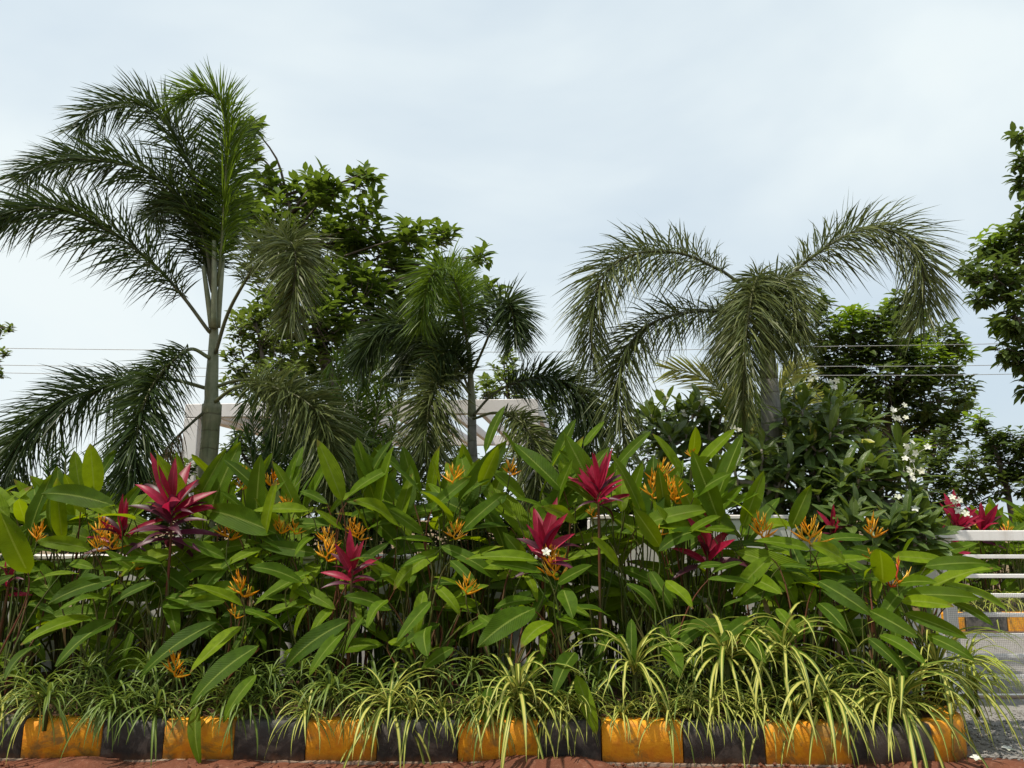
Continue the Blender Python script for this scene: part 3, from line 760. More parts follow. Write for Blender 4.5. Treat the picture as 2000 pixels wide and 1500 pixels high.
frond_p(palm3, FP([(1486, 620, 8.3), (1462, 585, 8.4), (1432, 600, 8.5), (1420, 660, 8.5), (1424, 730, 8.5)], 0), .34, 75, PLUMO, 'palm_pale', 'rachis', .12, .5, .026, .024)

# --- areca palms (clumps of slender fronds)
def areca(px, Y, tips, label, mat, L=.30, seed=1, n=46, group=None):
    b0 = P(px, 1014, Y); root = empty('areca_palm', (b0.x, Y, 0), label, 'palm', 'feathery areca palms')
    for (tx, ty, dY, bend) in tips:
        g = Vector((b0.x + rr(-.12, .12), Y + rr(-.1, .1), 0.0)); tip = P(tx, ty, Y + dY)
        mid = g.lerp(tip, .62); mid.z = g.z + (tip.z - g.z) * .74 + bend * .2; mid.x = g.x + (tip.x - g.x) * .38
        top = g.lerp(tip, .85); top.z = tip.z + bend; top.x = g.x + (tip.x - g.x) * .72
        st = g.lerp(mid, .5); st.x = g.x + (mid.x - g.x) * .35
        frond(root, [g, st, mid, top, tip], L, n, (12, 168, 40, 140), mat, 'rachis', .42, .25, .020, .013, ang=(60, 26), jit=.25)
    return root
random.seed(21)
areca(700, 9.1, [(640, 735, -.3, .18), (668, 705, 0, .2), (702, 690, .2, .15), (745, 705, -.2, .2), (785, 720, .1, .2), (615, 790, -.3, .22), (830, 770, 0, .2), (655, 790, -.5, .2), (760, 790, -.4, .2), (710, 760, -.5, .2)],
      'bright green areca palm with feathery upright fronds before the pergola', 'areca', .34, 1, 60)
areca(540, 8.9, [(470, 810, -.1, .15), (500, 785, .1, .18), (545, 800, .2, .2), (590, 830, -.1, .2), (455, 880, -.3, .2), (610, 890, -.3, .2), (530, 870, -.5, .15)],
      'dark areca palm filling the gap beside the tall palm trunk', 'areca_dark', .34, 2, 56)
areca(690, 8.2, [(620, 900, 0, .15), (660, 880, .1, .18), (720, 890, -.1, .15), (770, 900, 0, .2), (700, 930, -.2, .15)],
      'dark low areca palm in the shade under the bright one', 'areca_dark', .34, 3, 50)
areca(1110, 8.6, [(1085, 830, 0, .1), (1130, 845, -.1, .15), (1190, 850, 0, .15), (1060, 870, 0, .15), (1160, 890, -.2, .1), (1240, 860, 0, .15)],
      'low areca palm between the pergola and the grey trunked palm', 'areca_dark', .32, 4, 46)
areca(150, 9.5, [(60, 880, 0, .15), (110, 905, 0, .18), (240, 900, .1, .18), (330, 890, 0, .15), (290, 930, 0, .15), (170, 925, 0, .15)],
      'low areca palm behind the hedge under the tall palm', 'areca_dark', .32, 5, 46)
# --- yellowish coconut palm, mostly hidden
Yc = 10.2; b0 = P(1470, 1014, Yc)
coco = empty('coconut_palm', (b0.x, Yc, 0), 'young coconut palm with yellowing fronds behind the frangipani', 'palm')
g0 = Vector((b0.x, Yc, 0))
MB().tube([g0, g0 + Vector((0, 0, 1.6))], [.13, .09], 10).build('trunk', M['bark'], coco)
for pts in ([(1470, 900, Yc), (1440, 800, Yc - .1), (1400, 755, Yc - .2), (1350, 728, Yc - .3), (1312, 722, Yc - .4)],
            [(1472, 900, Yc), (1505, 800, Yc + .1), (1535, 745, Yc + .2), (1560, 715, Yc + .3), (1572, 712, Yc + .4)],
            [(1470, 900, Yc), (1470, 800, Yc - .2), (1450, 765, Yc - .6), (1420, 790, Yc - 1)],
            [(1472, 900, Yc), (1520, 830, Yc - .1), (1570, 780, Yc - .3), (1610, 790, Yc - .5)]):
    frond(coco, [g0 + Vector((0, 0, 1.5))] + FP(pts, 0), .60, 80, (78, -78), 'yellow_palm', 'rachis', .30, .12, .030, .022, ang=(46, 18), jit=.12)

# ================================================================== TREES
def tree(name, label, cat, Y, trunk, blobs, leafL, per, mat, dY=None, limemat='lime', parts=0, bark='bark', seed=0, twigL=.5, droopy=.35, group=None, tr=.16, depth=.9):
    random.seed(seed)
    tx, tyz = trunk; b0 = P(tx, 1014, Y); root = empty(name, (b0.x, Y, 0), label, cat, group)
    wood = MB(); cents = []
    for bl in blobs:
        px, py, rp = bl[:3]; c = P(px, py, Y + rr(-.5, .5) * depth); cents.append((c, rp / F * Y * 1.02, len(bl) > 3))
    zs = sorted(c.z for c, r_, l_ in cents)
    zmid = b0.z * 0 + (zs[0] * .6 + zs[len(zs) // 2] * .4)
    fork = Vector((b0.x + rr(-.1, .1), Y, max(.8, P(tx, tyz, Y).z)))
    wood.tube(spline([Vector((b0.x, Y, -.1)), Vector((b0.x + .05, Y, fork.z * .5)), fork], 8), [tr * (1.2 - .06 * i) for i in range(9)], 9)
    ztop = max(zs); topc = max([q for q in cents if q[1] > .6 * max(k[1] for k in cents) * .75], key=lambda q: q[0].z)[0]
    lead = spline([fork, fork.lerp(topc, .5) + Vector((rr(-.1, .1), 0, .1)), topc], 10)
    wood.tube(lead, [tr * .68 * (1 - .085 * i) + .008 for i in range(11)], 7)
    items = []; limes = []
    for c, r_, lm in cents:
        st = min(lead, key=lambda p: (p - c).length + max(0, p.z - c.z + .1) * 3)
        md = st.lerp(c, .5) + Vector((rr(-.1, .1), rr(-.1, .1), .08))
        wood.tube(spline([st, md, c], 6), [max(.010, tr * .17 * (1 - .12 * i)) for i in range(7)], 5)
        nt_ = max(4, int(per * (r_ / .5) ** 2))
        for k in range(nt_):
            d = Vector((random.gauss(0, 1), random.gauss(0, 1), random.gauss(0, 1) + .25)).normalized()
            rad_ = r_ * (rr(.35, 1.0) ** .6)
            e = c + d * rad_
            up = (d * .7 + Vector((0, 0, .6))).normalized()
            s0 = e - up * twigL * .5
            tw = [s0.lerp(e, q) for q in (0, .5, 1)]
            if k % 2 == 0: wood.tube([c.lerp(s0, .3), s0, e], [.012, .009, .004], 3, cap=False)
            nlf = random.randint(6, 10); az = rr(0, 6.28)
            lime = lm and d.z > -.2
            for j in range(nlf):
                q = (j + .5) / nlf; p = s0.lerp(e, q); az += 2.4
                dr_ = (up * (.25 + .7 * q) + Vector((math.cos(az), math.sin(az), 0)) * .9 + Vector((0, 0, -droopy * rr(.3, 1.3)))).normalized()
                hint = Vector((rr(-.5, .5), rr(-.6, .4), 1))
                ti = random.randrange(3); T = TREE_T[limemat if lime else mat][ti]
                Mx = Matrix.Translation(p) @ align(T.tip, dr_, hint, leafL * rr(.65, 1.2))
                (limes if lime else items).append((ti, Mx))
    t_ = wood.build('trunk', M[bark], root)
    if parts:
        items.sort(key=lambda it: it[1].translation.y)
        near = items[:parts * 4]; random.shuffle(near)
        pick = near[:parts]; ids = set(id(q) for q in pick)
        items = [q for q in items if id(q) not in ids]
        for ti, Mx in pick: obj('leaf', TREE_T[mat][ti].me, root, Mx)
    joined('crown', TREE_T[mat], items, M[mat], root)
    if limes: joined('young_leaves', TREE_T[limemat], limes, M[limemat], root, label='fresh lime green leaves')
    return root

tree('broadleaf_tree', 'large dense broadleaf tree with big glossy leaves behind the tall palm', 'tree', 12.2, (640, 800),
     [(492, 245, 18), (500, 300, 26), (518, 355, 34), (470, 420, 60), (560, 380, 48), (610, 360, 38), (650, 370, 45), (705, 365, 42), (722, 335, 20), (530, 450, 75), (620, 440, 75), (700, 440, 70),
      (640, 520, 95), (560, 540, 90), (735, 520, 80), (800, 460, 36), (790, 440, 22), (850, 465, 34), (872, 452, 18), (820, 530, 70), (880, 540, 45), (940, 495, 26), (925, 500, 24), (905, 590, 45), (700, 600, 100), (610, 620, 95), (800, 620, 90),
      (540, 640, 80), (660, 700, 85), (760, 700, 80), (850, 690, 60), (600, 740, 70), (955, 570, 30)],
     .235, 26, 'tree_a', parts=300, seed=3, twigL=.5, tr=.17, depth=1.6)
tree('young_tree', 'pale green small-leaved tree beside the tall palm trunk', 'tree', 10.9, (500, 850),
     [(470, 640, 38), (500, 625, 30), (520, 660, 42), (478, 700, 48), (540, 705, 45), (460, 750, 40), (520, 755, 45), (575, 740, 40)], .13, 60, 'tree_b', seed=5, twigL=.3, tr=.07, depth=.7)
tree('young_tree', 'small leafy tree behind the right end of the pergola', 'tree', 15.2, (1010, 900),
     [(985, 720, 30), (1000, 700, 18), (985, 760, 45), (1030, 760, 40), (950, 760, 40), (1080, 800, 30), (1040, 830, 40)], .17, 40, 'tree_b', seed=6, twigL=.35, tr=.08, depth=.8)
tree('shade_tree', 'dark tall tree with lighter crown tips behind the frangipani and the wires', 'tree', 20.5, (1720, 960),
     [(1598, 590, 26), (1590, 650, 46), (1610, 720, 60), (1660, 630, 45, 1), (1680, 610, 22, 1), (1650, 690, 70), (1720, 660, 60), (1742, 610, 30, 1), (1765, 585, 24), (1780, 640, 50, 1), (1730, 730, 85), (1800, 700, 55, 1), (1850, 660, 36), (1855, 700, 44, 1),
      (1820, 760, 70), (1660, 780, 70), (1740, 800, 80), (1600, 790, 50), (1870, 760, 40), (1810, 840, 60), (1760, 870, 50), (1850, 840, 40), (1880, 790, 24, 1)],
     .27, 20, 'tree_d', seed=7, twigL=.6, tr=.22, depth=1.8, droopy=.7)
tree('shade_tree', 'thin dark tree rising straight behind the white frangipani blossoms', 'tree', 17.0, (1800, 990),
     [(1800, 905, 36), (1830, 870, 40), (1850, 920, 40), (1810, 955, 40), (1865, 965, 36), (1840, 990, 30), (1800, 880, 24, 1), (1850, 1000, 20)],
     .20, 32, 'tree_d', seed=8, twigL=.4, tr=.08, depth=.8, droopy=.6)
tree('shade_tree', 'small round dark tree with bare trunk behind the gate', 'tree', 16.0, (1975, 960),
     [(1912, 815, 24, 1), (1930, 855, 36), (1900, 900, 34), (1950, 900, 44), (1990, 860, 30), (2000, 900, 45), (1940, 880, 30, 1), (2010, 940, 40), (1950, 945, 36), (1900, 950, 34), (2050, 900, 50), (2060, 840, 40), (1900, 985, 24)],
     .19, 40, 'tree_d', seed=9, twigL=.4, tr=.075, depth=.8, droopy=.6)
tree('shade_tree', 'tall leaning tree with dark drooping leaves and lime shoots beside the gate lane', 'tree', 13.2, (2130, 800),
     [(1992, 262, 20), (1996, 310, 22), (1998, 355, 24), (2020, 400, 36), (1930, 468, 34, 1), (1960, 480, 40, 1), (1905, 520, 36), (1940, 540, 48), (1990, 470, 45), (1975, 560, 50), (1920, 575, 30), (2030, 500, 60), (2030, 600, 60),
      (1985, 610, 45), (1945, 632, 22, 1), (1980, 640, 30, 1), (1990, 690, 34), (1965, 680, 22), (2020, 700, 45), (2010, 750, 26), (2080, 420, 80), (2100, 560, 90), (2090, 690, 80), (2050, 320, 50)],
     .23, 34, 'tree_d', seed=10, twigL=.45, tr=.15, depth=1.2, droopy=.9)
tree('young_tree', 'small-leaved tree whose twigs reach in over the hedge end under the wires', 'tree', 9.6, (-190, 820),
     [(20, 640, 10), (0, 650, 14), (-30, 650, 30), (8, 690, 9), (-5, 705, 14), (0, 730, 10), (-40, 700, 34), (-110, 640, 70), (-120, 730, 70), (-200, 650, 80)], .075, 120, 'tree_b', seed=12, twigL=.2, tr=.08, depth=.5, droopy=.2)

tree('garden_shrub', 'dark dense shrub under the pergola beam beside the tall palm', 'shrub', 9.5, (520, 1000),
     [(460, 860, 30), (500, 880, 46), (560, 900, 46), (600, 870, 40), (470, 930, 46), (540, 950, 50), (610, 950, 50)], .12, 70, 'tree_d', seed=14, twigL=.3, tr=.04, depth=.5, droopy=.5)
tree('garden_shrub', 'dark dense shrub under the pergola between the two palms', 'shrub', 9.4, (760, 1000),
     [(680, 880, 40), (730, 870, 40), (790, 880, 46), (850, 900, 46), (700, 940, 50), (780, 950, 50), (870, 950, 46), (900, 900, 34), (960, 920, 40), (1000, 900, 36)], .12, 60, 'tree_d', seed=15, twigL=.3, tr=.04, depth=.5, droopy=.5)
tree('garden_shrub', 'dark dense shrub behind the hedge under the fronds of the grey trunked palm', 'shrub', 9.6, (1180, 1000),
     [(1090, 900, 36), (1140, 890, 40), (1200, 900, 44), (1260, 890, 40), (1110, 950, 46), (1190, 960, 50), (1270, 950, 46), (1340, 930, 46)], .12, 60, 'tree_d', seed=16, twigL=.3, tr=.04, depth=.5, droopy=.5)
tree('garden_shrub', 'dark low shrub behind the hedge under the drooping frond of the tall palm', 'shrub', 9.8, (250, 1010),
     [(60, 960, 36), (120, 970, 36), (190, 965, 36), (250, 950, 40), (310, 940, 40), (350, 920, 34), (0, 970, 40), (-60, 960, 40)], .12, 60, 'tree_d', seed=17, twigL=.3, tr=.04, depth=.5, droopy=.5)

for i, (x0, lab) in enumerate(((-120, 'dark shrub mass just behind the low wall at the hedge end'), (220, 'dark shrub mass just behind the low wall under the big purple cordyline'),
                              (560, 'dark shrub mass just behind the low wall below the pergola beam'), (900, 'dark shrub mass just behind the low wall below the small palm'),
                              (1240, 'dark shrub mass behind the higher wall below the grey trunked palm'))):
    tree('garden_shrub', lab, 'shrub', 8.35, (x0 + 160, 1040), [(x0 + 340 * k / 7 + rr(-10, 10), y_ + rr(-10, 10), 46) for k in range(8) for y_ in (985, 1050)], .12, 70, 'tree_d', seed=60 + i, twigL=.3, tr=.03, depth=.25, droopy=.5)

# ------------------------------------------------------------------ frangipani
random.seed(31)
YF = 8.35
fb = P(1600, 1014, YF); frangi = empty('frangipani_tree', (fb.x, YF, 0), 'spreading frangipani tree with white blossoms leaning over the wall', 'tree')
wood = MB()
ros = []   # rosette tips: (px,py,Y)
def rblob(px, py, r, Y, n):
    for _ in range(n):
        a = rr(0, 6.28); q = math.sqrt(random.random()) * r
        ros.append((px + q * math.cos(a) * 1.25, py + q * math.sin(a), Y + rr(-.25, .25)))
for args in [(1275, 835, 32, 8.6, 5), (1340, 800, 36, 8.6, 7), (1400, 835, 36, 8.5, 7), (1345, 860, 40, 8.2, 6), (1560, 790, 32, 8.6, 6), (1455, 880, 44, 7.9, 7), (1440, 940, 36, 7.7, 5),
             (1570, 840, 44, 8.1, 8), (1625, 830, 36, 7.8, 6), (1690, 835, 36, 8.2, 7), (1650, 890, 50, 7.8, 9), (1560, 900, 44, 7.7, 7), (1720, 890, 40, 7.9, 7), (1610, 950, 46, 7.5, 8),
             (1690, 960, 44, 7.4, 8), (1750, 950, 36, 7.6, 6), (1600, 1010, 34, 7.35, 5), (1680, 1015, 36, 7.15, 6), (1760, 1015, 34, 7.2, 6), (1800, 1045, 24, 7.1, 5), (1740, 1050, 24, 7.05, 4), (1530, 960, 40, 7.6, 6),
             (1500, 830, 30, 8.7, 4), (1640, 775, 20, 8.3, 3)]:
    rblob(*args)
ros += [(1630, 800, 7.7), (1700, 905, 7.5)]
limbs = [[(1600, 1000, YF), (1560, 940, 8.2), (1480, 900, 8.1), (1400, 860, 8.3), (1320, 840, 8.5)],
         [(1600, 1000, YF), (1590, 930, 8.2), (1560, 860, 8.3), (1550, 810, 8.5)],
         [(1600, 1000, YF), (1560, 960, 7.9), (1620, 965, 7.55), (1660, 960, 7.5), (1690, 915, 7.5)],
         [(1600, 1000, YF), (1630, 930, 8.0), (1635, 860, 7.8), (1632, 805, 7.7)],
         [(1600, 1000, YF), (1680, 940, 8.1), (1720, 880, 8.1), (1700, 840, 8.2)],
         [(1600, 1000, YF), (1680, 980, 7.8), (1750, 990, 7.4), (1800, 1030, 7.1)],
         [(1600, 1000, YF), (1560, 970, 7.8), (1500, 950, 7.6), (1440, 940, 7.6)]]
nodes = []
g0 = Vector((fb.x, YF, -.05)); fork = P(1600, 1000, YF)
wood.tube(spline([g0, g0.lerp(fork, .6) + Vector((.06, 0, 0)), fork], 6), [.12, .11, .105, .10, .095, .09, .085], 9)
for lb in limbs:
    cv = spline(FP(lb, 0), 14); wood.tube(cv, [.06 - .0027 * i for i in range(15)], 7); nodes += cv[3:]
leaves = []; allr = []
for (px, py, Y) in ros:
    tip = P(px, py, Y); nd = min(nodes, key=lambda p: (p - tip).length)
    ax = ((tip - nd).normalized() * .6 + Vector((rr(-.2, .2), rr(-.35, .1), .75))).normalized()
    s = tip - ax * .12
    wood.tube(spline([nd, nd.lerp(s, .55) + Vector((0, 0, -.03)), s, tip], 6), [.022, .02, .018, .016, .015, .014, .012], 5)
    a1 = ax.orthogonal().normalized(); a2 = ax.cross(a1); az = rr(0, 6.28)
    n = random.randint(9, 13)
    for j in range(n):
        az += 2.4; q = j / n
        el = R(62 - 85 * (1 - q) * rr(.7, 1.15))
        d = (a1 * math.cos(az) + a2 * math.sin(az)) * math.cos(el) + ax * math.sin(el)
        d.z -= .12 * (1 - q)
        ti = random.randrange(4)
        Mx = Matrix.Translation(tip - ax * (.10 * (1 - q))) @ align(PLUM[ti].tip, d, Vector((rr(-.3, .3), -.25, 1)) + ax * .6, rr(.27, .40) * (1 - .25 * q))
        leaves.append((ti, Mx))
    allr.append((tip, ax))
wood.build('trunk', M['plumbark'], frangi)
leaves.sort(key=lambda it: it[1].translation.y)
cand = leaves[:520]; random.shuffle(cand); pick = cand[:290]; ids = set(id(q) for q in pick)
for ti, Mx in pick: obj('leaf', PLUM[ti].me, frangi, Mx)
joined('crown', PLUM, [q for q in leaves if id(q) not in ids], M['plum'], frangi)
for (px, py, Y) in [(1660, 865, 7.6), (1712, 985, 7.2), (1580, 818, 7.7), (1500, 955, 7.5)]:
    p = P(px, py, Y); o = obj('leaf', PLUMY.me, frangi, Matrix.Translation(p) @ align(PLUMY.tip, Vector((rr(-.4, .8), -.2, rr(-.7, 0))), Vector((0, -.8, .6)), .24)); o['label'] = 'old leaf turned yellow'
def blossom_verts(mb, c, ax, size):
    a1 = ax.orthogonal().normalized(); a2 = ax.cross(a1); az = rr(0, 6.28)
    for k in range(5):
        an = az + k * 2 * math.pi / 5; d = a1 * math.cos(an) + a2 * math.sin(an)
        Mx = Matrix.Translation(c) @ align(PETAL.tip, d + ax * .25, ax, size)
        mb.add([Mx @ Vector(v) for v in PETAL.V], PETAL.F, PETAL.uv.tolist())
for (px, py, Y, n, sp) in [(1630, 752, 7.9, 8, .07), (1335, 802, 8.3, 6, .07), (1302, 775, 8.6, 3, .05), (1778, 890, 7.3, 13, .13), (1790, 915, 7.2, 8, .09), (1750, 805, 7.9, 7, .10), (1765, 815, 7.9, 4, .06), (1875, 985, 7.1, 9, .09),
                           (1795, 998, 7.0, 3, .06), (1770, 975, 7.1, 3, .05), (1588, 742, 8.6, 4, .05), (1440, 838, 7.8, 3, .04), (1372, 790, 8.3, 3, .05), (1608, 798, 8, 2, .03)]:
    c = P(px, py, Y); nd = min([t for t, a in allr], key=lambda p: (p - c).length)
    cl = MB().tube(spline([nd, nd.lerp(c, .6) + Vector((0, 0, .02)), c - Vector((0, 0, .04))], 5), .006, 5).build('flower_stalk', M['stem'], frangi)
    for k in range(max(2, int(n * .62))):
        b = MB(); q = c + Vector((random.gauss(0, sp * .6), random.gauss(0, sp * .5), random.gauss(0, sp * .6)))
        blossom_verts(b, q, Vector((rr(-.6, .6), -1, rr(-.2, .9))).normalized(), rr(.033, .043))
        b.tube([q, c.lerp(nd, .12)], .002, 3, cap=False)
        b.build('blossom', M['petal'], cl)

# ================================================================== HEDGE
SOIL = .23
def helic_leaf(root, base, tip, wscale=1.0, ti=None, hint=None, ground=None, stem=True):
    d = tip - base; L = d.length
    if ti is None:
        steep = d.z / L
        ti = random.choice([0, 1, 6, 8, 0]) if steep > .55 else random.choice([1, 2, 8, 7, 2]) if steep > -.1 else random.choice([2, 3, 4, 9, 7, 3])
    T = HEL[ti]
    if hint is None: hint = Vector((rr(-.5, .35), rr(-.95, -.35), rr(.55, 1.0)))
    Mx = Matrix.Translation(base) @ align(T.tip, d, hint, L, wscale)
    obj('leaf', T.me, root, Mx)
    if stem:
        g = ground if ground is not None else Vector((root.location.x + rr(-.1, .1), root.location.y + rr(-.08, .08), SOIL - .03))
        dd = d.normalized()
        up = Vector((0, 0, 1)) * (base - g).length * .5
        cvs = bez(g, g + up, base - (dd * .5 + Vector((0, 0, .5))) * min(.4, (base - g).length * .3), base + dd * L * .03, 9)
        MB().tube(cvs, [.0105 - .00075 * i for i in range(10)], 5, cap=False).build('stem', M['redstem' if random.random() < .18 else 'stem'], root)

# bract / flower templates
def bract_mesh(mat, name='bract'):
    V = []; Fc = []; uv = []; n = 6; prof = [(.0, .035), (.2, .075), (.5, .062), (.8, .028), (1.0, .003)]
    for i, (s, r_) in enumerate(prof):
        for k in range(n):
            a = 2 * math.pi * k / n
            V.append((s, r_ * math.cos(a) * .55, .16 * s * s + r_ * math.sin(a))); uv.append((k / n, s))
    for i in range(len(prof) - 1):
        for k in range(n):
            k2 = (k + 1) % n; Fc.append((i * n + k, i * n + k2, (i + 1) * n + k2, (i + 1) * n + k))
    return mesh(name, V, Fc, mat, uv=uv)
BR_O, BR_R = bract_mesh(M['orange']), bract_mesh(M['redbract'])
def flower(root, c, size, nb=5, red=False, lean=0.0, ground=None):
    """heliconia bloom: zigzag axis with pointed bracts left and right, each with thin florets"""
    face = rr(-.6, .6); side = Vector((math.cos(face), math.sin(face), 0)); up = Vector((lean + rr(-.2, .2), rr(-.3, .1), 1)).normalized()
    ln = size * .55; b0 = c - up * ln * .6
    g = ground if ground is not None else Vector((root.location.x + rr(-.06, .06), root.location.y, SOIL - .03))
    MB().tube(bez(g, g + Vector((0, 0, (b0 - g).length * .5)), b0 - up * .2, b0, 9), [.008 - .0004 * i for i in range(10)], 5).build('flower_stalk', M['stem'], root)
    ax = MB(); pts = []
    for i in range(nb + 1):
        t = i / nb; pts.append(b0 + up * ln * t + side * (size * .03 * (-1) ** i))
    ax.tube(pts, [size * .035 * (1 - .5 * i / nb) for i in range(nb + 1)], 5)
    fl = ax.build('flower', M['redbract' if red else 'orange'], root)
    for i in range(nb):
        sg = -1 if i % 2 else 1; p = pts[i]
        el = R(18 + 62 * i / max(1, nb - 1)) + rr(-.15, .15)
        d = (side * sg * math.cos(el) + up * math.sin(el) + Vector((0, rr(-.35, .15), 0))).normalized()
        L = size * (.62 - .24 * i / nb) * rr(.85, 1.15)
        o = obj('bract', BR_R if red else BR_O, fl, Matrix.Translation(p) @ align(Vector((1, 0, .16)), d, up, L))
        fm = MB()
        for k in range(4):
            q = p + d * L * rr(.05, .4); dd = (d * .55 + up * .8 + side * rr(-.35, .35) + Vector((0, rr(-.3, .2), 0))).normalized()
            fm.tube([q, q + dd * L * .3, q + dd * L * rr(.45, .68)], [L * .030, L * .026, L * .005], 4)
        fm.build('floret', M['yellow_pin'] if random.random() < .6 else M['orange'], fl)

# plants of the hedge: (px, Y, label)
random.seed(51)
GRP = 'heliconia clumps of the hedge'
front = [(40, 5.98, 'heliconia at the far hedge end by the black kerb block, long leaves drooping outward'),
         (200, 6.0, 'heliconia with four long bright leaves drooping, below the big purple cordyline'),
         (330, 6.02, 'heliconia with one low drooping orange bloom above a yellow kerb block'),
         (470, 5.98, 'heliconia with widest glossy leaves hanging low in front of the kerb'),
         (640, 6.02, 'heliconia with slim arching leaves under the dark crimson cordyline'),
         (830, 6.0, 'heliconia with a single star-shaped orange bloom at mid height'),
         (980, 6.0, 'heliconia with broad crossing leaves under the pink-red cordyline'),
         (1110, 6.0, 'heliconia with one pale yellow-green leaf hanging over the kerb'),
         (1300, 6.05, 'heliconia with small drooping leaves next to the slender cordyline stem'),
         (1440, 6.05, 'heliconia with ragged drooping leaves before the magenta cordyline'),
         (1550, 6.0, 'heliconia with one bright broad leaf hanging straight down'),
         (1690, 5.98, 'heliconia with reddish stems and stacked leaves before the bare wall'),
         (1790, 6.0, 'heliconia with red bloom and leaves reaching towards the gate')]
back = [(30, 6.7, 'tall heliconia with a huge upright leaf and orange blooms at the hedge end'),
        (150, 6.75, 'heliconia with upright backlit paddle leaves under the tall palm frond'),
        (230, 6.4, 'heliconia with a bunch of orange blooms beside the small pink cordyline'),
        (430, 6.75, 'heliconia with upright leaves in front of the tall palm trunk'),
        (520, 6.7, 'heliconia with tall orange blooms beside the tall palm trunk'),
        (600, 6.4, 'heliconia with level leaves and a drooping orange bloom chain'),
        (740, 6.75, 'heliconia with long leaves leaning away from the pergola'),
        (850, 6.45, 'heliconia with an orange bloom half hidden by a level leaf'),
        (950, 6.8, 'tallest heliconia with a spear-like leaf in front of the pergola'),
        (1060, 6.5, 'heliconia with a big feathery golden bloom touched by a white blossom'),
        (1130, 6.8, 'heliconia with upright leaves behind the slender pink cordyline'),
        (1220, 6.6, 'heliconia with dark broad leaves before the pale wall gap'),
        (1330, 6.7, 'heliconia with the largest cluster of orange blooms'),
        (1410, 6.8, 'heliconia with broad leaves slanting up before the frangipani'),
        (1560, 6.5, 'heliconia with one upright leaf and paired orange blooms under the frangipani'),
        (1700, 6.4, 'heliconia with a lone orange bloom high against the frangipani leaves')]
fp = []; bp = []
for lst, out in ((front, fp), (back, bp)):
    for px, Y, lab in lst:
        out.append((px, empty('heliconia_plant', (PX(px, Y), Y, SOIL), lab, 'heliconia', GRP)))
def near(lst, px): return min(lst, key=lambda q: abs(q[0] - px))[1]
LV = [(231,1130,92,1181),(213,1170,117,1190),(304,1137,209,1190),(180,1205,40,1260),(227,1210,109,1302),(79,1258,9,1328),(473,1223,372,1315,1.25),(506,1260,370,1381,1.25),
(502,1317,436,1412,1.2),(427,1214,273,1324),(607,1117,497,1183),(682,1212,557,1306),(673,1232,603,1322),(383,1375,392,1494),(517,1071,425,1119),(620,1082,506,1064),(575,1085,512,1097),(440,1091,356,1053),
(475,1183,370,1144),(440,1174,359,1183),(264,1113,205,1075),(339,1080,233,1126),(180,1073,68,1058),(57,1122,0,1000,1.3),(185,968,176,866,1.35),(158,962,145,880,1.3),(117,980,112,910,1.3),
(554,972,578,893,1.2),(515,968,436,897,1.2),(453,912,466,853,1.2),(541,1042,392,994),(220,1007,145,972),(422,945,374,888),(352,935,334,884,1.3),(502,940,532,884),(669,1034,616,996),(103,1042,99,968,1.2),
(770,982,686,869,1.1),(784,918,729,876,1.2),(948,885,987,792,1.1),(938,950,973,871,1.2),(1015,900,981,842,1.3),(828,1044,736,982),(847,1058,768,1054),(933,972,991,1111),(1029,1097,981,1039,1.2),
(1209,1106,1154,1049,1.3),(1202,914,1272,842),(1082,910,1125,818,1.2),(1140,872,1180,823,1.2),(1063,991,1005,974),(1126,1020,1058,990),(1089,1140,1157,1104,1.2),(1044,1188,933,1265,1.15),(933,1202,993,1246),
(1077,1217,1017,1265,1.2),(842,1174,775,1255),(885,1265,823,1308),(832,1226,835,1282,1.3),(1123,1274,1082,1354),(1125,1318,1166,1436,1.05),(955,1340,952,1420,1.3),(1100,1150,1120,1208,1.4),(1332,924,1274,847,1.15),
(1290,1068,1236,991,1.25),(833,1087,780,1111,1.3),(756,1171,717,1226,1.2),(1358,919,1436,838,1.1),(1353,972,1428,924,1.25),(1353,895,1358,833,1.3),(1329,925,1300,868,1.2),(1545,1034,1584,946,1.1),(1535,1034,1498,985,1.2),
(1583,1073,1473,1058),(1435,1035,1377,1034,1.3),(1506,1087,1432,1169),(1511,1097,1557,1186,1.15),(1612,1055,1698,1054,1.2),(1655,1100,1581,1063,1.2),(1742,1087,1852,1097),(1754,1140,1830,1138,1.2),(1766,1162,1914,1169),
(1760,1174,1864,1185),(1766,1198,1890,1248),(1698,1193,1794,1246,1.2),(1598,1135,1703,1202,1.2),(1598,1178,1655,1236),(1694,1246,1775,1327),(1809,1241,1905,1291),(1516,1188,1559,1243,1.2),(1449,1231,1497,1296),(1468,1207,1406,1255,1.2),
(1300,1135,1355,1188,1.1),(1305,1255,1329,1322,1.2),(1724,1140,1718,1073,1.6),(1718,1241,1809,1298),(700,1100,760,1060),(690,960,640,1010),(820,960,760,905,1.1),(900,975,960,935,1.1),(860,950,840,895,1.2),(1170,985,1100,940),
(1250,985,1215,925,1.1),(1010,1010,960,960,1.3),(580,985,610,930,1.2),(350,1010,300,960),(60,985,20,960),(1400,1000,1450,950,1.2),(1470,1010,1420,975,1.2),(640,985,585,960),(480,1000,430,960,1.2),(300,1060,240,1040),(720,1040,690,985,1.2)]
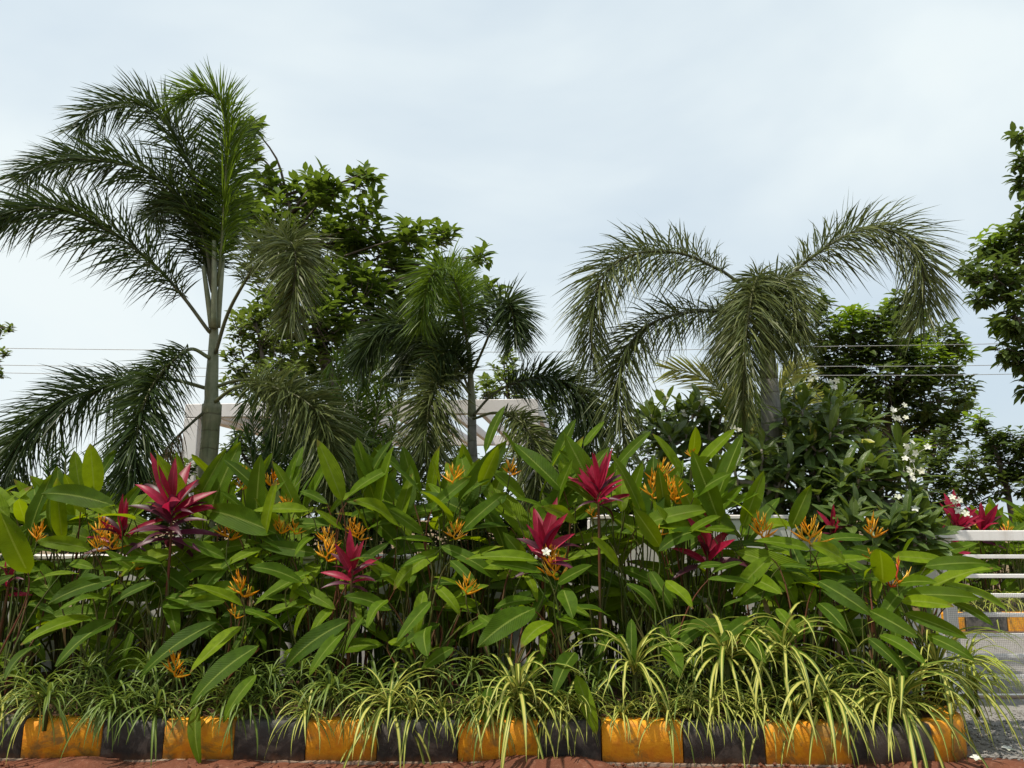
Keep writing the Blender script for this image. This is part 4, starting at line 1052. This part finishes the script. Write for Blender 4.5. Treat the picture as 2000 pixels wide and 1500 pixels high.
for q in LV:
    bx, by, tx, ty = q[:4]; ws = q[4] if len(q) > 4 else 1.0
    if by >= 1120:
        Y = 5.98 - .30 * min(1, (by - 1120) / 150) + rr(-.05, .05); root = near(fp, bx + (40 if tx < bx else -40)); dY = -rr(.08, .40)
        if by > 1300: Y = 5.56; dY = -.14
    else:
        t = (1120 - by) / 260
        Y = 6.12 + .62 * min(1, t) + rr(-.08, .08); root = near(bp if by < 1085 else fp, bx + (25 if tx < bx else -25)); dY = rr(-.22, .06)
    helic_leaf(root, P(bx, by, Y), P(tx, ty, Y + dY), ws * 1.08, hint=Vector((rr(-.45, -.05), rr(-1.1, -.7), rr(.45, .8))) if by > 1060 else None)
FL = [(5,1045,.16),(75,1040,.24),(200,1030,.26),(215,1055,.24),(192,1062,.20),(260,1100,.16),(448,1036,.26),(476,925,.18),(536,938,.26),(470,945,.16),(560,985,.22),(640,1075,.28),(640,1050,.22),(690,1030,.20),
      (888,930,.26),(997,915,.20),(888,1036,.24),(912,1142,.24),(1080,1106,.34),(1072,1085,.24),(1290,925,.34),(1310,955,.30),(1275,955,.26),(1322,968,.22),(1350,885,.14),(1487,1030,.30),(1580,1040,.32),(1702,1030,.28),
      (467,1145,.28),(344,1300,.26),(458,1195,.16),(545,1028,.20),(575,1030,.18),(700,1040,.2),(1700,1085,.14),(1155,1000,.14),(1285,1035,.14)]
for px, py, sz in FL:
    lo = py > 1120
    Y = (5.62 if py > 1250 else 5.9) if lo else 6.12 + .5 * min(1, (1120 - py) / 240)
    flower(near(fp if lo else bp, px), P(px, py, Y), sz * .9, nb=4 if sz < .2 else 6 if sz > .28 else 5, lean=rr(-.3, .3))
flower(fp[-1][1], P(1735, 1128, 5.95), .22, 3, True); flower(fp[-1][1], P(1752, 1115, 5.95), .24, 3, True)
# filler: lower and inner leaves on every named plant, so stems and leaves run down into shade
for px, root in fp:
    for k in range(13):
        az = rr(-2.8, -.3); Ln = rr(.34, .60); z = rr(.62, 1.32)
        b0 = Vector((root.location.x + rr(-.32, .32), root.location.y + rr(-.02, .35), z))
        el = rr(-.75, .35); d = Vector((math.cos(az) * math.cos(el), math.sin(az) * math.cos(el) * .35, math.sin(el)))
        helic_leaf(root, b0, b0 + d * Ln, rr(.9, 1.2))
for px, root in bp:
    for k in range(7):
        az = rr(0, 6.28); Ln = rr(.45, .75); z = rr(1.25, 1.85) if px < 1470 else rr(.9, 1.3)
        b0 = Vector((root.location.x + rr(-.28, .28), root.location.y + rr(-.25, .25), z))
        el = rr(-.3, 1.0) if px < 1470 else rr(-.5, .3); d = Vector((math.cos(az) * math.cos(el), math.sin(az) * math.cos(el) * .6, math.sin(el)))
        tpx = 1000 + F * (b0.x + d.x * Ln) / (b0.y * .985)
        if any(abs(tpx - c) < w_ for c, w_ in ((285, 55), (645, 50), (1045, 40))) and (b0 + d * Ln).z > 1.65: continue
        helic_leaf(root, b0, b0 + d * Ln, rr(.9, 1.25))
# plain clumps packed behind and between
DIPS = ((285, 55), (645, 50), (1045, 40), (1490, 40))
def dip(px): return any(abs(px - c) < w_ for c, w_ in DIPS)
LABP = {False: 'flowerless green heliconia clump packed among its like in the middle of the hedge', True: 'flowerless tall heliconia clump in the back row of the hedge against the wall'}
hx = -150
while hx < 1760:
    for Y in (6.45, 7.05):
        x = PX(hx + rr(-18, 18), Y); y = Y + rr(-.12, .12)
        root = empty('heliconia_plant', (x, y, SOIL), LABP[Y > 6.8], 'heliconia', GRP + (', back row' if Y > 6.8 else ', middle row'))
        lowpart = hx > 1480 or dip(hx)
        if dip(hx) and Y > 6.8: y -= .25
        topz = (1.28 if lowpart else 1.62 + .22 * (1 - abs(hx - 900) / 1100)) + rr(-.12, .1)
        for k in range(8 if not lowpart else 6):
            z = topz - rr(0, .85) * (1 if k > 2 else .3); az = rr(0, 6.28); Ln = rr(.45, .72)
            el = (rr(.6, 1.25) if k < 3 and not lowpart else rr(-.5, .6)); d = Vector((math.cos(az) * math.cos(el), math.sin(az) * math.cos(el) * .6, math.sin(el)))
            b0 = Vector((x + rr(-.2, .2), y + rr(-.15, .15), z))
            helic_leaf(root, b0, b0 + d * Ln, rr(.9, 1.25))
        if random.random() < .45:
            T = HELDEAD[random.randrange(2)]; b0 = Vector((x + rr(-.15, .15), y - .1, rr(.7, 1.1)))
            o = obj('leaf', T.me, root, Matrix.Translation(b0) @ align(T.tip, Vector((rr(-.5, .5), -.2, -1)), Vector((0, -1, 0)), rr(.3, .45))); o['label'] = 'dry brown leaf'
    hx += 78

LABW = 'low leafy heliconia clump in the shade at the foot of the white wall'
hx = -150
while hx < 1800:
    Y = 6.95 + rr(-.2, .25); x = PX(hx + rr(-20, 20), Y)
    root = empty('heliconia_plant', (x, Y, SOIL), LABW, 'heliconia', 'low heliconias at the wall foot')
    for k in range(9):
        z = rr(.45, 1.25); az = rr(-3.3, .2); Ln = rr(.4, .65); el = rr(-.7, .7)
        d = Vector((math.cos(az) * math.cos(el), math.sin(az) * math.cos(el) * .4, math.sin(el))); b0 = Vector((x + rr(-.25, .25), Y + rr(-.1, .1), z))
        helic_leaf(root, b0, b0 + d * Ln, rr(1.0, 1.35))
    hx += 70
# ------------------------------------------------------------------ cordylines
def cordyline(px, pyTop, pyBot, Y, label, red_n, dark_n, L, seed, redL=1.0, bright=True, group='red-leaved cordylines', gx=None, soil=SOIL, spread=1.0, narrow=1.0):
    random.seed(seed)
    crown = P(px, pyTop, Y); low = P(px + rr(-4, 4), pyBot, Y)
    gx = PX(px, Y) if gx is None else gx
    root = empty('cordyline_plant', (gx, Y, soil), label, 'cordyline', group)
    cv = spline([Vector((gx, Y + .03, soil - .03)), Vector((gx, Y, soil)).lerp(low, .5), low, crown], 14)
    MB().tube(cv, [.013 - .0003 * i for i in range(15)], 7).build('stem', M['redstem'], root)
    for j in range(red_n):
        q = j / max(1, red_n - 1); az = j * 2.4 + rr(-.7, .7)
        el = R(8 + 70 * q) + rr(-.22, .22)
        d = Vector((math.cos(az) * math.cos(el) * spread, math.sin(az) * math.cos(el) * .8, math.sin(el)))
        T = CORD['cord_red'][random.choice([0, 0, 1, 2]) if q > .5 else random.choice([1, 2, 2, 3])]
        p = crown - Vector((0, 0, .13 * (1 - q)))
        obj('leaf', T.me, root, Matrix.Translation(p) @ align(T.tip, d, Vector((rr(-.3, .3), -.9, .7)), L * redL * rr(.65, 1.2), narrow * rr(.8, 1.15)))
    for j in range(dark_n):
        q = j / max(1, dark_n - 1); az = j * 2.4 + 1.0
        el = R(-25 + 55 * q) + rr(-.15, .15)
        d = Vector((math.cos(az) * math.cos(el), math.sin(az) * math.cos(el) * .8, math.sin(el)))
        T = CORD['cord_dark'][random.choice([1, 2, 3])]
        p = low.lerp(crown, .1 + .75 * q)
        obj('leaf', T.me, root, Matrix.Translation(p) @ align(T.tip, d, Vector((rr(-.3, .3), -.6, .9)), L * rr(.6, 1.05), narrow * rr(.8, 1.2)))
    return root
cordyline(336, 985, 1065, 6.15, 'big cordyline with crimson top leaves over a dark purple skirt before the tall palm', 9, 22, .40, 1)
cordyline(240, 1040, 1080, 6.35, 'smaller pink-red cordyline hidden among orange blooms next to the big purple one', 8, 8, .36, 2, narrow=.75)
cordyline(688, 1105, 1150, 6.08, 'dark crimson cordyline with folded leaf cluster low in the hedge', 8, 7, .26, 3)
cordyline(1062, 1065, 1120, 6.2, 'bright crimson cordyline with flaring leaves above a golden bloom', 9, 8, .34, 4)
cordyline(1168, 955, 990, 6.3, 'slender pink cordyline raised high on a bare ringed stem', 18, 6, .33, 5, narrow=.62)
cordyline(1380, 1075, 1120, 6.45, 'magenta cordyline with broad leaves against the white wall', 8, 6, .40, 6)
cordyline(1625, 1030, 1050, 6.9, 'small dark red cordyline tip under the frangipani leaves', 6, 4, .22, 7)
cordyline(18, 1130, 1150, 6.25, 'small dark red cordyline at the hedge end low among leaves', 5, 5, .22, 8)

# ------------------------------------------------------------------ variegated strap-leaf plants along the kerb
random.seed(71)
def spider(px, py, Y, scale, label, temps, n, individual, group='variegated strap-leaved plants along the kerb', soil=SOIL, bias=True, wide=1.0):
    crown = P(px, py, Y); crown.z = max(crown.z, soil + .03)
    root = empty('strap_leaf_plant', (crown.x, Y, soil), label, 'plant', group)
    MB().tube([Vector((crown.x, Y, soil - .03)), crown + Vector((0, 0, .02))], [.022 * scale, .014 * scale], 6).build('stem', M['stem'], root)
    items = []
    for j in range(n):
        q = j / n; az = j * 2.4 + rr(-.4, .4)
        if bias and q < .6 and math.sin(az) > .3 and random.random() < .6: az = -az      # more blades hang to the open side
        ti = random.choice([3, 4, 5, 9, 7]) if q < .4 else random.choice([2, 3, 7, 1, 6]) if q < .75 else random.choice([1, 6, 8, 2, 8])
        Lb = scale * rr(.36, .60)
        Mx = Matrix.Translation(crown + Vector((rr(-.01, .01), rr(-.01, .01), rr(-.02, .03)))) @ Matrix.Rotation(az, 4, 'Z') @ Matrix.Rotation(rr(-.15, .15), 4, 'X') @ Matrix.Diagonal((Lb, Lb * rr(.8, 1.15) * wide, Lb, 1))
        if individual: obj('blade', temps[ti].me, root, Mx)
        else: items.append((ti, Mx))
    if items: joined('blades', temps, items, temps[0].mat, root)
    return root
big = [(1010, 1378, 5.66, 1.15, 'fountain-shaped cream-striped strap plant hanging over a mostly hidden yellow block', 34),
       (1240, 1318, 5.78, 1.1, 'tall cream-striped strap plant with blades hanging in a curtain beside a yellow block', 26),
       (1420, 1290, 5.85, 1.1, 'cream-striped strap plant on red stems above a black block', 30),
       (1530, 1285, 5.85, 1.15, 'tall strap plant with one long bent cream blade before the wall', 28),
       (1606, 1378, 5.64, 1.05, 'cream-striped strap plant spilling over the last full yellow block', 28),
       (1756, 1385, 5.62, 1.25, 'largest cream-striped strap plant sweeping over the kerb corner', 38),
       (760, 1392, 5.66, .95, 'dense striped strap plant falling over a yellow and black block joint', 32),
       (1830, 1310, 5.95, 1.15, 'yellow-striped strap plant with long level blades at the wall end', 28)]
for px, py, Y, s, lab, n in big: spider(px, py, Y, s * 1.22, lab, SP_V, int(n * 1.25), True, wide=1.02)
spider(1890, 1300, 6.2, .85, 'bright lime strap plant in front of the gate post', SP_L, 46, True)
spider(1905, 1345, 5.95, .75, 'low lime strap plant spreading over the kerb corner beside the gravel', SP_L, 40, False)
spider(1860, 1365, 5.85, .6, 'small lime strap tuft above the curved yellow corner block', SP_L, 30, False)
LABS = {(0, 0): 'fine green grassy tuft rooted right behind the kerb top, one of a dense row', (0, 1): 'cream-striped small strap tuft rooted right behind the kerb top',
        (1, 0): 'fine green grassy tuft growing under the heliconia stems, behind the kerb row', (2, 1): 'cream-striped strap tuft whose blades hang down over the kerb face',
        (2, 0): 'green grassy tuft whose blades hang down over the kerb face'}
GS = {0: 'grassy tufts along the kerb top', 1: 'grassy tufts under the heliconias', 2: 'strap tufts hanging over the kerb'}
def tuft(px, py, Y, sc, row, striped, n, **kw):
    spider(px, py, Y, sc, LABS[(row, striped)], SP_V if striped else SP_G, n, False, GS[row] + (', striped' if striped else ''), **kw)
px = -60
while px < 1800:
    tuft(px + rr(-18, 18), rr(1365, 1404), rr(5.63, 5.72), rr(.42, .78), 0, int(random.random() > .72), random.randint(20, 34))
    tuft(px + 25 + rr(-18, 18), rr(1310, 1370), rr(5.82, 6.1), rr(.6, 1.0), 1, 0, random.randint(18, 28))
    px += 64
for px, py, sc in [(215, 1385, .85), (300, 1395, .8), (480, 1390, .7), (640, 1350, .85), (920, 1400, .8), (1305, 1402, .75), (1460, 1395, .8), (100, 1375, .8), (1360, 1400, .7), (1690, 1390, .75), (240, 1392, .7),
                   (600, 1398, .75), (700, 1402, .7), (800, 1400, .8), (860, 1395, .7), (965, 1398, .75), (1070, 1400, .85), (1110, 1396, .8), (1150, 1402, .7), (1215, 1404, .6), (1400, 1398, .8), (1500, 1400, .75), (1550, 1396, .8), (1650, 1402, .75), (1720, 1400, .7)]:
    tuft(px + rr(-8, 8), py, rr(5.56, 5.62), sc, 2, int(px > 550 and random.random() < .75), random.randint(22, 34))

# ------------------------------------------------------------------ bed across the lane, seen through the gate
FYb = 11.4
k2 = MB().box((7.2, FYb + .09, .02), (9.0, .24, .05)).build('kerb', M['concrete'], smooth=False); tag(k2, 'far kerb of yellow and black blocks across the lane', kind='structure')
x = P(1840, 1014, FYb).x - .4; i = 0
while x < 10.5:
    b = MB().box((x + .30, FYb + .08, .17), (.59, .16, .27), bev=.015).build('kerb_block', M['kerb_y' if i % 2 == 0 else 'kerb_b'], k2, smooth=False); x += .6; i += 1
b = MB(); b.add([(2.5, FYb + .16, .26), (11, FYb + .16, .26), (11, FYb + 3, .26), (2.5, FYb + 3, .26)], [(0, 1, 2, 3)]); tag(b.build('planting_bed', M['soil'], smooth=False), 'soil of the planting bed across the lane', kind='structure')
random.seed(91)
LABF = 'green heliconia clump in the bed across the lane, seen over and through the gate'
for px in range(1790, 2160, 19):
    Y = FYb + rr(.7, 1.6); x = PX(px, Y); root = empty('heliconia_plant', (x, Y, .26), LABF, 'heliconia', 'heliconias in the bed across the lane')
    tz = 1.35 + (.22 if px > 1930 else -.1)
    for k in range(11):
        z = tz - rr(0, .95) * (1 if k > 2 else .25); az = rr(0, 6.28); Ln = rr(.45, .7); el = rr(.4, 1.2) if k < 4 else rr(-.3, .6)
        d = Vector((math.cos(az) * math.cos(el), math.sin(az) * math.cos(el) * .6, math.sin(el))); b0 = Vector((x + rr(-.2, .2), Y + rr(-.15, .15), z))
        helic_leaf(root, b0, b0 + d * Ln, rr(.9, 1.2), ground=Vector((x, Y, .24)))
    if px in (1885, 1999, 1942): flower(root, Vector((x, Y - .3, 1.45)), .3, 5, ground=Vector((x, Y, .24)))
for px in range(1810, 2160, 22):
    spider(px, rr(1175, 1200), FYb + rr(.25, .5), rr(.7, 1.0), 'strap-leaved tuft lining the far kerb across the lane', SP_V if random.random() < .5 else SP_L, 22, False, 'strap-leaved tufts along the far kerb', soil=.26)
cordyline(1865, 1022, 1060, FYb + .7, 'crimson cordyline standing tall behind the gate end', 11, 10, .50, 11, soil=.26)
cordyline(1915, 1032, 1070, FYb + .8, 'second crimson cordyline behind the gate, further from the post', 9, 8, .46, 12, soil=.26)
cordyline(1850, 1075, 1100, FYb + .4, 'low dark red cordyline seen between the upper gate bars', 8, 10, .42, 13, soil=.26)

tree('garden_shrub', 'dark shrub behind the heliconias across the lane', 'shrub', FYb + 2.3, (1960, 1100),
     [(1840, 1080, 30), (1890, 1075, 34), (1940, 1080, 34), (1990, 1070, 36), (2050, 1075, 40), (1860, 1120, 30), (1920, 1125, 34), (1980, 1120, 34), (2040, 1120, 36), (2100, 1100, 40)], .12, 60, 'tree_d', seed=18, twigL=.3, tr=.03, depth=.4, droopy=.5)
# ------------------------------------------------------------------ small things
random.seed(95)
def fallen(p, ax, label, size=.045):
    b = MB(); blossom_verts(b, Vector((0, 0, 0)), ax, size)
    o = obj('fallen_blossom', mesh('fallen_blossom', b.v, b.f, M['petal'], uv=b.uv)); o.location = p
    tag(o, label, 'flower', 'fallen frangipani blossoms')
def gpt(px, py, z):
    dx = (px - 1000) / F; dy = (750 - py) / F; d = Vector((dx, CP - SP * dy, SP + CP * dy)); t = (z - CAM.z) / d.z; return CAM + d * t
fallen(gpt(1968, 1464, .03), Vector((.1, -.2, 1)).normalized(), 'white fallen blossom lying on the grey gravel')
fallen(gpt(1908, 1483, .045), Vector((-.1, -.2, 1)).normalized(), 'white fallen blossom lying on the red earth by the kerb corner')
fallen(P(1067, 1079, 6.0), Vector((0, -.8, .6)), 'white fallen blossom caught on top of the golden bloom', .04)
fallen(P(1880, 1386, 5.72), Vector((.2, -.5, .8)).normalized(), 'white fallen blossom caught in the lime tuft over the kerb corner')
# dirt clods
cl = MB()
for i in range(260):
    x = rr(-4.6, 3.6); y = 5.42 - abs(random.gauss(0, .12)); s = rr(.006, .022)
    if x > 2.3: y -= rr(0, .15)
    c = Vector((x, y, .03 + s * .3)); q = Matrix.Rotation(rr(0, 6.28), 3, 'Z')
    oc = [Vector((s * rr(.7, 1.3), 0, 0)), Vector((0, s * rr(.7, 1.3), 0)), Vector((-s, 0, 0)), Vector((0, -s * rr(.7, 1.2), 0)), Vector((0, 0, s * .8)), Vector((0, 0, -s))]
    cl.add([c + q @ p for p in oc], [(0, 1, 4), (1, 2, 4), (2, 3, 4), (3, 0, 4), (1, 0, 5), (2, 1, 5), (3, 2, 5), (0, 3, 5)])
tag(cl.build('earth_clods', M['dirt'], smooth=False), 'small clods of red earth strewn along the kerb foot', 'earth', kind='stuff')
